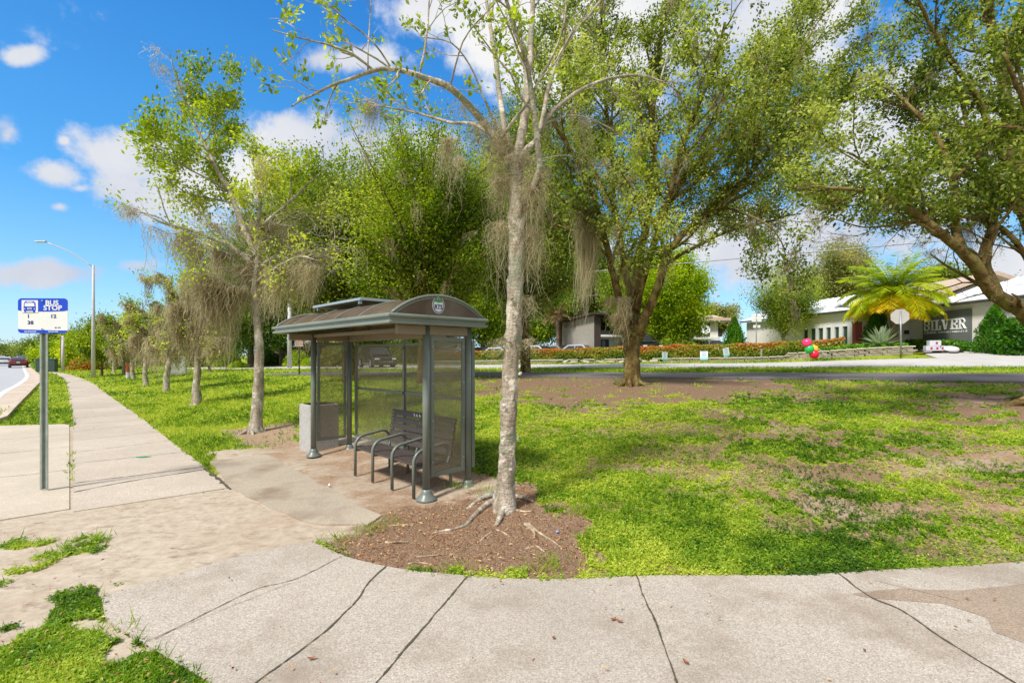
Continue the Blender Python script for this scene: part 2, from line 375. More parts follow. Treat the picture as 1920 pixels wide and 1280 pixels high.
# ------------------------------------------------------------------ region masks on the land
def sdf(pts, poly):
    pts = np.asarray(pts, float); poly = np.asarray(poly, float); x, y = pts[:, 0], pts[:, 1]
    d = np.full(len(pts), 1e9); ins = np.zeros(len(pts), bool)
    for i in range(len(poly)):
        a = poly[i]; b = poly[(i+1) % len(poly)]; e = b-a; L2 = max(e@e, 1e-12)
        t = np.clip(((x-a[0])*e[0]+(y-a[1])*e[1])/L2, 0, 1)
        d = np.minimum(d, np.hypot(x-a[0]-t*e[0], y-a[1]-t*e[1]))
        c = ((a[1] > y) != (b[1] > y)) & (x < (b[0]-a[0])*(y-a[1])/(b[1]-a[1]+1e-15)+a[0]); ins ^= c
    return np.where(ins, d, -d)
uu = lambda L: [U(*p) for p in L]
gg = lambda L: [G(*p) for p in L]
R_sand = uu([(-500,950),(120,930),(120,800),(145,800),(145,920),(450,885),(380,846),(560,836),(660,826),(760,848),(880,900),(985,925),(1000,960),(850,960),(760,975),(700,988),(650,1005),(590,1026),(470,1060),(350,1100),(215,1150),(400,1285),(340,1500),(-800,1500),(-800,1000)])
R_dirt = uu([(497,851),(600,836),(760,850),(905,905),(860,958),(712,972)])
R_ga = uu([(-400,1032),(20,1022),(158,1008),(172,1026),(100,1046),(72,1068),(0,1092),(-400,1125)])
R_gb = uu([(140,1104),(200,1150),(208,1180),(275,1215),(400,1290),(360,1500),(-600,1500),(-600,1190),(0,1188),(90,1155)])
R_mulch = uu([(600,1030),(700,985),(760,960),(860,935),(985,925),(1060,960),(1115,990),(1135,1035),(1090,1075),(900,1092),(740,1072)])
R_oak = gg([(888,702),(1400,712),(1520,722),(1480,742),(1300,750),(1150,762),(1000,752),(888,738)])
R_right = gg([(1790,750),(2060,735),(2060,800),(1800,778)])
R_bare = [gg(a) for a in ([(1480,938),(1700,940),(1740,962),(1600,975),(1500,958)], [(1730,948),(2000,935),(2000,972),(1800,962)], [(1440,792),(1530,800),(1500,815),(1430,808)], [(1110,872),(1290,876),(1280,888),(1120,884)], [(1620,880),(1900,840),(1950,870),(1700,900)])]
R_tree1 = uu([(415,806),(560,800),(575,836),(500,846),(430,828)])
def masks(x, y):
    p = np.stack([x, y], 1); n = (fbm(p*3.1, 3, 5)-.5); n1 = (fbm(p*.9, 9, 4)-.5); nf = (fbm(p*9, 21, 3)-.5)
    def m(poly, w=.12, amp=.5, k=0):
        q = np.asarray(poly); bb = (x > q[:, 0].min()-1.2) & (x < q[:, 0].max()+1.2) & (y > q[:, 1].min()-1.2) & (y < q[:, 1].max()+1.2)
        out = np.zeros(len(x))
        if bb.any(): out[bb] = sstep(sdf(p[bb], poly)+n[bb]*amp+nf[bb]*amp*.5, -w, w)
        return out
    grass = np.ones(len(x))
    right = sstep(x-(-1.0+0*y), -1, 1.5)*(.514*x+.857*y < 18.2)*(y > 3)
    holes = sstep(fbm(p*np.array([.7, 1.9]), 31, 6)+.6*n+.7*nf, .40, .60)
    strength = np.clip(.55+.05*(x-1), .5, 1.0)
    grass -= right*holes*strength
    left = (x < -2)*(.702*x+.712*y > 2)
    grass -= .35*left*sstep(n1, .1, .3)
    mulch = np.clip(right*(.35+.6*sstep(n1+.4*n+.3*nf, -.12, .1)), 0, 1)
    sand = m(R_sand, .08, .3); grass = grass*(1-sand)
    dirt = np.maximum(m(R_dirt, .25, .7)*(.35+.5*sstep(n, -.1, .12)), right*(1-sand)*(.45+.5*sstep(n+.5*nf, -.15, .15)))
    for R, kk_ in ((R_ga, .8), (R_gb, .9)): grass = np.maximum(grass, kk_*m(R, .1, .6)*(.1+.9*sstep(n+.5*nf, -.06, .08)))
    mu = m(R_mulch, .2, .9); grass = grass*(1-mu*.97); mulch = np.maximum(mulch*(1-sand), mu)
    for R, k in ((R_oak, .95), (R_right, .9)):
        q = m(R, .5, 3.0); grass = grass*(1-q*k*(.6+.4*sstep(n, -.15, .03))); mulch = np.maximum(mulch, q)
    for R in R_bare:
        q = m(R, .15, .6); grass = grass*(1-q*.92); mulch = mulch*(1-q*.8); dirt = np.maximum(dirt, q*.35)
    q = m(R_tree1, .2, .7); grass = grass*(1-.75*q); dirt = np.maximum(dirt, q*.8)
    return np.clip(grass, 0, 1), np.clip(mulch, 0, 1), np.clip(dirt, 0, 1)

def axis(a, b, step, lo, hi, grow=1.07):
    mid = list(np.arange(a, b, step)); l = [a]; s = step
    while l[-1] > lo: s *= grow; l.append(l[-1]-s)
    h = [mid[-1]]; s = step
    while h[-1] < hi: s *= grow; h.append(h[-1]+s)
    return np.array(l[::-1][:-1]+mid+h[1:])
def build_ground():
    xs = axis(-9, 15, .07, -900, 900); ys = axis(2.2, 20, .07, -60, 1400)
    X, Y = np.meshgrid(xs, ys); x = X.ravel(); y = Y.ravel(); z = ground(x, y)
    gr, mu, di = masks(x, y)
    near = (y < 20) & (abs(x-3) < 12)
    p = np.stack([x, y], 1)
    z = z+np.where(near, (fbm(p*2.2, 5, 4)-.5)*.03*sstep(mu+gr*.6, 0, .8), 0)
    nx = len(xs); i = np.arange(len(ys)-1)[:, None]*nx; j = np.arange(nx-1)[None, :]
    q = np.stack([i+j, i+j+1, i+nx+j+1, i+nx+j], -1).reshape(-1, 4)
    g = Geo().add(np.stack([x, y, z], 1), q)
    struct('ground', g, M_ground, True, attrs={'grass': gr, 'mulch': mu, 'dirt': di}, label='lawn, bare sand and mulch around the bus shelter')
build_ground()

def catmull(pts, step=.25, closed=False):
    pts = np.asarray(pts, float); n = len(pts); out = []
    ext = np.vstack([2*pts[0]-pts[1], pts, 2*pts[-1]-pts[-2]])
    for i in range(n-1):
        p0, p1, p2, p3 = ext[i:i+4]; k = max(1, int(np.linalg.norm(p2-p1)/step))
        for t in np.arange(k)/k:
            out.append(.5*((2*p1)+(-p0+p2)*t+(2*p0-5*p1+4*p2-p3)*t*t+(-p0+3*p1-3*p2+p3)*t**3))
    out.append(pts[-1]); return np.array(out)
def resample(pts, n):
    pts = np.asarray(pts, float); d = np.r_[0, np.cumsum(np.linalg.norm(np.diff(pts, axis=0), axis=1))]
    t = np.linspace(0, d[-1], n); return np.stack([np.interp(t, d, pts[:, k]) for k in range(pts.shape[1])], 1)
def ribbon(l, r, off, n=80, m=4, g=None, wob=0, thick=.09):
    l = resample(catmull(l, 1), n); r = resample(catmull(r, 1), n); g = g or Geo()
    t = np.linspace(0, 1, m+1)[None, :, None]; v = l[:, None, :]*(1-t)+r[:, None, :]*t
    z = ground(v[..., 0].ravel(), v[..., 1].ravel()).reshape(n, m+1)+off
    V = np.concatenate([v, z[..., None]], -1)
    i = np.arange(n-1)[:, None]*(m+1); j = np.arange(m)[None, :]
    q = np.stack([i+j, i+j+1, i+m+2+j, i+m+1+j], -1).reshape(-1, 4)
    nv = np.cross(V[1, 0]-V[0, 0], V[0, 1]-V[0, 0])[2]
    if nv > 0: q = q[:, ::-1]
    if np.cross((V[0,1]-V[0,0])[:2], (V[1,0]-V[0,0])[:2]) > 0: q = np.stack([i+j, i+j+1, i+m+2+j, i+m+1+j], -1).reshape(-1, 4)
    g.add(V.reshape(-1, 3), q)
    if thick:
        for k in (0, m):
            e = V[:, k]; b = e-[0, 0, thick]; W = np.concatenate([e, b]); a = np.arange(n-1)
            g.add(W, np.stack([a, a+1, a+1+n, a+n], -1))
        for k in (0, n-1):
            e = V[k]; W = np.concatenate([e, e-[0, 0, thick]]); a = np.arange(m); g.add(W, np.stack([a, a+1, a+m+2, a+m+1], -1))
    return g

mdir = np.array([-.702, .712]); pdir = np.array([.712, .702])
# main road to the left, its gutter, edge line and verge
line = uu([(-420,900),(-160,810),(0,756),(25,735),(50,720),(61,706),(54,695),(47,685),(40,678),(33,673),(29,670)])
kerb = uu([(-300,900),(-120,830),(0,788),(20,767),(57,731),(71,716),(70,705),(61,696),(51,686),(43,678),(35,673),(30,670)])
line = np.array(line); kerb = np.array(kerb)
far = line+np.array([-17, -16])[None, :]
struct('main_road', ribbon(far, line+[-.3, -.3], .02, 120, 6), M_road)
struct('road_gutter', ribbon(line+[-.16, -.16], kerb, .028, 120, 2), M_gutter)
struct('edge_line', ribbon(line+[-.30, -.30], line+[-.14, -.14], .034, 120, 1, thick=0), M_roadpaint)
kg = Geo(); kk = resample(catmull(kerb, 1), 120)
ribbon(kerb, kerb+[.1, .1], .12, 120, 1, kg, thick=.14); struct('kerb', kg, M_gutter)
lg = Geo()
for k in range(16):
    a = resample(catmull(line+[-4.2, -4.0], 1), 160); b = resample(catmull(line+[-4.08, -3.88], 1), 160); i = 4+k*9
    if i+4 < 160: ribbon(a[i:i+4], b[i:i+4], .03, 4, 1, lg, thick=0)
struct('lane_markings', lg, M_roadpaint)
# sidewalk along the main road
sr = uu([(430,915),(385,876),(340,842),(261,781),(217,750),(193,733),(173,718),(155,710),(125,701),(100,697.5),(75,692.5),(62.5,687),(50,681),(42,676),(36,672)])
sl = uu([(137,960),(137,900),(137,800),(134,770),(130,752),(126,722),(118,710),(108,703),(98,699.5),(88,696.5),(68,691),(57,686),(46,680.5),(39.5,675.8),(35,672)])
struct('sidewalk', ribbon(sl, sr, .010, 140, 3), M_walk)
jg = Geo(); rng = random.Random(4)
SLr, SRr = resample(catmull(sl, 1), 800), resample(catmull(sr, 1), 800)
def crack(pts, w, g, z=.024, jit=.012, seed=1, step=.06):
    pts = catmull(np.asarray(pts, float), step); n = len(pts); t = nrm(np.gradient(pts, axis=0)); nn = np.stack([-t[:, 1], t[:, 0]], 1)
    s = np.arange(n)*.9; q = np.stack([s, s*0+seed], 1)
    off = ((fbm(q*.35, seed, 4)-.5)*jit*6)[:, None]*nn; ww = (w*(.35+1.3*vnoise(q, seed+5)))[:, None]
    a = pts+off+nn*ww/2; b = pts+off-nn*ww/2; V = np.concatenate([a, b]); zz = ground(V[:, 0], V[:, 1])+z
    i = np.arange(n-1); g.add(np.column_stack([V, zz]), np.stack([i+n, i+1+n, i+1, i], -1)); return g
for k, q in enumerate(np.arange(.3, 60, 1.52)):
    base = np.array(U(137, 918))+mdir*q
    def hit(L):
        d = (L-base)@mdir; k = np.argmin(np.abs(d)); return L[k]
    crack([hit(SLr), hit(SRr)], .012 if q > 1 else .016, jg, .014, .002, k)
crack(uu([(138,924),(250,902),(385,881)]), .022, jg, .0145, .006, 77); crack(uu([(385,878),(404,897),(432,918)]), .05, jg, .0145, .01, 78)
struct('sidewalk_joints', jg, M_crack)
struct('boarding_pad', Geo().poly(uu([(-900,800),(0,799),(130,795),(130,955),(0,976),(-900,1080)]), .1, c=(0, 0, -.088)), M_pad)
pj = Geo()
for y0, y1 in ((825,815),(851,838),(896,882)): crack(uu([(-300,y0+18),(0,y0),(129,y1)]), .01, pj, .016, .002, y0)
struct('pad_joints', pj, M_crack)
# shelter apron, the curved corner sidewalk
def jitpoly(L, amp=.05, step=.12, seed=0):
    L = list(L)+[L[0]]; o = []
    for a, b in zip(L[:-1], L[1:]):
        a, b = np.array(a), np.array(b); k = max(1, int(np.linalg.norm(b-a)/step)); e = nrm(b-a); nn = np.array([-e[1], e[0]])
        for t in np.arange(k)/k:
            p = a+(b-a)*t; o.append(tuple(p+nn*(fbm(np.array([p*2.3]), seed, 4)[0]-.5)*amp*4))
    return o
struct('shelter_apron', Geo().poly(jitpoly(uu([(392,866),(497,853),(712,968),(690,985),(600,985),(520,960),(433,918)]), .03), .08, c=(0, 0, -.062)), M_apron)
edge = [U(*p) for p in [(190,1126),(270,1100),(350,1078),(410,1058),(470,1042),(530,1030),(580,1020),(650,1049),(740,1070),(820,1080),(880,1085),(960,1090),(1050,1091),(1200,1085),(1340,1084),(1480,1084),(1580,1079),(1700,1071),(1920,1059)]]
low = [U(*p) for p in [(198,1165),(270,1212),(330,1250),(390,1285)]]
cs = catmull(np.array(edge), .15)
poly = [tuple(p) for p in cs]+[(9, 4.25), (22, 4.3), (22, -6), (-1.2, -6), (-1.35, 1.2)]+low[::-1]
struct('corner_sidewalk', Geo().poly(poly, .12, c=(0, 0, -.092)), M_corner)
cg = Geo()
for s, (L, w) in enumerate([([(640,1049),(560,1090),(480,1112),(400,1150),(290,1207)], .012), ([(724,1068),(690,1100),(670,1132),(600,1200),(490,1282),(430,1340)], .02),
              ([(877,1086),(840,1130),(790,1190),(712,1282),(660,1345)], .02), ([(1193,1084),(1208,1130),(1228,1172),(1268,1285),(1290,1345)], .022),
              ([(1572,1081),(1630,1125),(1690,1152),(1760,1200),(1890,1282),(1980,1335)], .022), ([(1640,1095),(1740,1120),(1800,1135)], .005), ([(275,1210),(420,1150),(545,1100)], .006)]):
    crack(uu(L), w*.5, cg, .033, .0024, s*7+1, .03)
struct('sidewalk_cracks', cg, M_crack)
struct('dirt_film', Geo().poly(jitpoly(uu([(1600,1122),(1690,1108),(1800,1112),(2100,1085),(2100,1260),(1960,1230),(1860,1192),(1850,1165),(1770,1140),(1680,1132)]), .02, .05, 3), 0, c=(0, 0, .0302)), concrete_mat('dirt_stained_concrete', lin(128,110,92), lin(156,137,118), lin(176,158,140), .45, dirt=lin(110,88,68), dirtamt=.7))
# service path, street and driveway parallel to each other
ud = np.array([-.857, .514]); nd = np.array([.514, .857])
sn = lambda s, n: tuple(ud*s+nd*n)
def sn_rib(n0, n1, s0, s1, off, k, m, **kw): return ribbon([sn(s, n0) for s in np.linspace(s0, s1, 12)], [sn(s, n1) for s in np.linspace(s0, s1, 12)], off, k, m, **kw)
struct('asphalt_path', sn_rib(16.7, 20.8, -40, 27, .055, 260, 8), M_path)
struct('street', sn_rib(26, 31.6, -60, 62, .06, 300, 5), M_street)
dv = [G(x, y) for x, y in [(1752,686),(1730,677),(1722,670)]]
struct('driveway', ribbon([sn(-5.8, 31.4), sn(-5.8, 34), sn(-6.2, 38), sn(-7, 44)], [sn(-30, 31.4), sn(-30, 34), sn(-30, 38), sn(-30, 44)], .07, 40, 24), M_street)

# ------------------------------------------------------------------ grass, weeds and litter
def leaves(g, c, d, nvec, L, W, tint, fold=0):
    """diamond leaves: centre c, long axis d, normal nvec"""
    d = nrm(d); s = nrm(np.cross(nvec, d)); L = np.broadcast_to(L, (len(c),))[:, None]; W = np.broadcast_to(W, (len(c),))[:, None]
    up = nrm(np.cross(d, s))
    V = np.stack([c-d*L*.5, c+s*W*.5+up*fold*W, c+d*L*.5, c-s*W*.5+up*fold*W], 1).reshape(-1, 3)
    k = np.arange(len(c))[:, None]*4+np.arange(4)[None, :]
    g.add(V, k, None, np.repeat(np.clip(tint, 0, 1), 4)); return g
def cast(px, py, it=40):
    Z = F*EYE/(py-HY)
    lo = np.full(len(px), 2.); hi = np.minimum(Z*1.0, 200)+1
    for _ in range(32):
        m = (lo+hi)/2; below = EYE+(HY-py)/F*m <= ground((px-CX)/F*m, m); hi = np.where(below, m, hi); lo = np.where(below, lo, m)
    return (px-CX)/F*hi, hi
def on_hard(x, y):
    p = np.stack([x, y], 1); r = np.zeros(len(x), bool)
    for poly_, mar in ((poly, .0), (uu([(-900,800),(130,796),(130,955),(-900,1080)]), 0), (uu([(392,866),(497,853),(712,968),(690,985),(600,985),(520,960),(433,918)]), -.05), ([tuple(q) for q in SLr[::6]]+[tuple(q) for q in SRr[::-6]], 0.0)):
        r |= sdf(p, poly_) > mar+.02
    p_ = .702*x+.712*y; n = .514*x+.857*y; s = -.857*x+.514*y
    r |= (n > 16.7) & (n < 20.8) & (s < 27); r |= (n > 26) & (n < 31.6) & (s < 62); r |= (s < -5.9) & (n > 31) & (n < 44)
    kx = sdf(p, [tuple(q) for q in kk[::4]]+[(-400, 300), (-400, -50), (-10, -50)]) > -.15; r |= kx
    return r
def build_grass():
    rs = np.random.RandomState(7); W_ = Geo(); B = Geo()
    N = 520000; px = rs.uniform(-500, 2420, N); py = HY+8+(1400-HY-8)*rs.uniform(0, 1, N)**1.35
    x, y = cast(px, py); keep = (y < 75) & (y > 2.3); x, y = x[keep], y[keep]
    gr, mu, di = masks(x, y); hard = on_hard(x, y)
    keep = (rs.uniform(size=len(x)) < np.maximum(sstep(gr, .12, .85), np.where((gr > .02) & (mu < .8) & (x > -.5) & (y > 3), .26, 0))) & ~hard; x, y, gr = x[keep], y[keep], gr[keep]
    z = ground(x, y); Z = y; n = len(x); left = (x < -1.2) | (y > 12)
    tp = fbm(np.stack([x, y], 1)*.8, 51, 3); tl = fbm(np.stack([x, y], 1)*5, 52, 3)
    tint = np.clip(.5+(tp-.5)*1.7+(tl-.5)*.9+rs.normal(0, .17, n), 0, 1)
    blade = rs.uniform(size=n) < np.where(left & (y > 5.8), .8, .2)
    w_ = ~blade; k = w_.sum()
    for r in range(3):
        a = rs.uniform(0, 2*pi, k); sc_ = np.maximum(.014, Z[w_]*.0027)*rs.uniform(.7, 1.5, k)
        c = np.stack([x[w_]+np.cos(a)*sc_*.8, y[w_]+np.sin(a)*sc_*.8, z[w_]+.01+rs.uniform(0, 1, k)**2*np.where(x[w_] < -1.2, .018, .038)], 1)
        leaves(W_, c, np.stack([np.cos(a), np.sin(a), rs.normal(.15, .3, k)], 1), np.stack([rs.normal(0, .35, k), rs.normal(0, .35, k), np.ones(k)], 1), sc_*1.5, sc_*1.05, tint[w_]+rs.normal(0, .1, k), .12)
    k = blade.sum()
    for r in range(2):
        a = rs.uniform(0, 2*pi, k); h = np.clip(.045+Z[blade]*.0022, 0, .11)*rs.uniform(.6, 1.7, k)*np.where(rs.uniform(size=k) < .04, 1.8, 1); lean = rs.uniform(.1, 1.1, k)
        d = np.stack([np.cos(a)*lean, np.sin(a)*lean, np.ones(k)], 1); wd = np.maximum(.004, Z[blade]*.0011)*rs.uniform(.8, 1.4, k)
        c = np.stack([x[blade]+rs.normal(0, .01, k), y[blade]+rs.normal(0, .01, k), z[blade]], 1)+nrm(d)*h[:, None]*.45
        leaves(B, c, d, np.stack([np.sin(a*3), np.cos(a*5), rs.normal(0, .3, k)], 1), h, wd, tint[blade]+rs.normal(.05, .1, k))
    # taller tufts
    for (cx_, cy_, n_) in [(1090,965,60),(1120,960,50),(1010,1075,26),(1160,1050,40),(850,1075,22),(215,1190,18),(130,1030,25),(860,915,24),(905,925,18),(1035,1060,30),(1250,900,60),(640,1015,26),(700,995,24),(735,985,18),(180,1015,14),(1290,1060,40),(1370,1050,40)]:
        bx, by = G(cx_, cy_); kk_ = n_*2; a = rs.uniform(0, 2*pi, kk_); h = rs.uniform(.06, .17, kk_); le = rs.uniform(.2, 1.1, kk_)
        d = np.stack([np.cos(a)*le, np.sin(a)*le, np.ones(kk_)], 1)
        q = np.stack([bx+rs.normal(0, .08, kk_), by+rs.normal(0, .06, kk_)], 1)
        c = np.column_stack([q, ground(q[:, 0], q[:, 1])])+nrm(d)*h[:, None]*.45
        leaves(B, c, d, np.stack([np.sin(a*3), np.cos(a*5), rs.normal(0, .3, kk_)], 1), h, .006, rs.uniform(.35, .8, kk_))
    struct('low_weeds', W_, M_weed, kind='stuff', label='low clover-like weeds spread over the patchy lawn')
    struct('grass', B, M_blade, kind='stuff', label='short lawn grass blades on both sides of the walk')
    # fallen leaves and chips
    L_ = Geo(); N = 120000; px = rs.uniform(-100, 2100, N); py = rs.uniform(700, 1330, N); x, y = cast(px, py)
    gr, mu, di = masks(x, y); hard = on_hard(x, y); p = np.stack([x, y], 1)
    e = sdf(p, poly); rim = np.exp(-np.abs(e+.06)/.07)*(x > -1.0)
    pr = np.where(hard, .0016+.03*rim*(e > 0), .012+.09*(gr > .3)*(x > -1)+.02*(gr > .3)+.55*mu+.7*rim*(e < 0))*(y < 24)
    pr = np.where((di > .3) & ~hard, .03+.35*np.exp(-((x+1.15)**2+(y-6.9)**2)/.12)+.25*np.exp(-((x+.35)**2+(y-6.4)**2)/.1), pr)
    keep = rs.uniform(size=N) < pr; x, y = x[keep], y[keep]; n = len(x); a = rs.uniform(0, 2*pi, n); s_ = np.maximum(.013, y*.0026)*rs.uniform(.5, 1.7, n)
    c = np.column_stack([x, y, ground(x, y)+np.where(on_hard(x, y), .04, .02)+rs.uniform(0, .02, n)])
    leaves(L_, c, np.stack([np.cos(a), np.sin(a), rs.normal(0, .25, n)], 1), np.stack([rs.normal(0, .4, n), rs.normal(0, .4, n), np.ones(n)], 1), s_*1.6, s_*.7, rs.uniform(0, 1, n), .2)
    N = 9000; q = np.stack([rs.uniform(-2.2, 1.3, N), rs.uniform(3.6, 6.6, N)], 1); q = q[(sdf(q, R_mulch)+.5*(fbm(q*3, 4, 4)-.5) > .0) & (sdf(q, poly) < 0)]; n = len(q); a = rs.uniform(0, 2*pi, n); s_ = .005+.015*rs.uniform(0, 1, n)**3
    c = np.column_stack([q, ground(q[:, 0], q[:, 1])+.012+rs.uniform(0, .012, n)]); leaves(L_, c, np.stack([np.cos(a), np.sin(a), rs.normal(0, .3, n)], 1), np.stack([rs.normal(0, .5, n), rs.normal(0, .5, n), np.ones(n)], 1), s_*2.4, s_*.8, rs.uniform(-.2, 1.15, n), .2)
    struct('leaf_litter', L_, M_litter, kind='stuff', label='small dry red-brown leaves scattered over mulch and lawn edge')
build_grass()
# ------------------------------------------------------------------ painted steel, plastics, glass
M_green = simple('grey_green_painted_steel', lin(110,116,108), .38, .18, 3, bump=.03)
M_fascia = simple('fascia_painted_aluminium', lin(122,128,118), .3, .15, 2, bump=.02)
M_brownmetal = simple('brown_grey_painted_beam', lin(140,124,106), .5, .15, 4)
M_slat = simple('dark_brown_plastic_slat', lin(74,64,60), .55, .25, 14, bump=.15)
M_bolt = simple('bolt', (.6,.6,.58), .3, .1, 20, metal=1, bump=0)
M_galv = simple('galvanised_steel', lin(150,152,150), .45, .25, 12, metal=.6, bump=.05)
M_post = simple('sign_post_green_grey', lin(158,166,158), .5, .25, 12, metal=.3, bump=.05)
M_navy = simple('navy_ink', lin(32,34,108), .5, .05, 3, bump=0)
M_blue = simple('sign_blue', lin(0,64,196), .4, .05, 3, bump=0)
M_signwhite = simple('sign_white', (.72,.71,.72), .4, .05, 3, bump=0)
M_logogreen = simple('logo_green', lin(52,150,62), .5, .1, 4, bump=0)
M_solar = simple('solar_panel_cells', (.02,.025,.05), .15, .2, 3, bump=0)
M_alu = simple('aluminium', lin(176,184,188), .35, .12, 5, metal=.5, bump=0)
M_black = simple('black_rubber', (.02,.02,.02), .7, .2, 10)
M_dark = simple('dark_interior', (.018,.018,.02), .8, .1, 2, bump=0)
M_chrome = simple('chrome', (.75,.75,.77), .15, .03, 3, metal=1, bump=0)
M_paper = simple('crumpled_paper', (.75,.73,.7), .8, .2, 40)
M_bin = concrete_mat('bin_concrete', lin(150,150,147), lin(174,173,169), lin(194,192,188), .7, dirt=lin(120,112,100), dirtamt=.5)
M_greenpaint = simple('green_marking_paint', lin(40,150,80), .7, .3, 30)
M_white2 = simple('white_painted_wood', lin(226,222,218), .6, .1, 3)
def glassmat(name, c, rough=.08, a=.0):
    m = MT(name); m.pbr(c, rough, 0); m.p.inputs['Specular IOR Level'].default_value = .8; return m.m
M_carglass = glassmat('car_glass', (.03,.035,.04,1)); M_win = glassmat('window_glass', lin(58,74,58)); M_winblue = glassmat('window_glass_blue', lin(86,102,120))
def perf_mat():
    m = MT('perforated_brown_sheet'); mp = m.N('ShaderNodeSeparateXYZ'); m.L(m.co(), mp.inputs[0])
    k = 2*pi/.0125
    h = m.math('ADD', mp.outputs[0], mp.outputs[1]); r = m.math('MULTIPLY', h, k*1.0); z = m.math('MULTIPLY', mp.outputs[2], k*.6)
    f = m.math('MULTIPLY', m.math('SINE', r), m.math('SINE', z)); hole = m.rng(f, -.1, .12)
    a = m.N('ShaderNodeBsdfTransparent'); p = m.N('ShaderNodeBsdfPrincipled'); p.inputs['Base Color'].default_value = lin(136,124,98); p.inputs['Roughness'].default_value = .6
    dens = m.rng(m.noise(1.2, 3), .35, .65, .34, .48)
    fac = m.math('ADD', m.math('MULTIPLY', hole, .5), m.math('SUBTRACT', dens, .28), True)
    mx = m.N('ShaderNodeMixShader'); m.L(fac, mx.inputs[0]); m.L(a.outputs[0], mx.inputs[1]); m.L(p.outputs[0], mx.inputs[2]); m.L(mx.outputs[0], m.out.inputs[0]); return m.m
M_perf = perf_mat()
def acrylic():
    m = MT('bronze_acrylic'); n = m.noise(2.2, 6, .6); col = m.ramp(n, [(.3, lin(108,88,72)), (.55, lin(138,118,100)), (.72, lin(162,144,126))])
    p = m.N('ShaderNodeBsdfPrincipled'); m.L(col, p.inputs['Base Color']); p.inputs['Roughness'].default_value = .22
    t = m.N('ShaderNodeBsdfTranslucent'); m.L(col, t.inputs[0]); tr = m.N('ShaderNodeBsdfTransparent'); tr.inputs[0].default_value = lin(150,110,80)
    m1 = m.N('ShaderNodeMixShader'); m1.inputs[0].default_value = .35; m.L(p.outputs[0], m1.inputs[1]); m.L(t.outputs[0], m1.inputs[2])
    m2 = m.N('ShaderNodeMixShader'); m2.inputs[0].default_value = .2; m.L(m1.outputs[0], m2.inputs[1]); m.L(tr.outputs[0], m2.inputs[2]); m.L(m2.outputs[0], m.out.inputs[0]); return m.m
M_acr = acrylic()

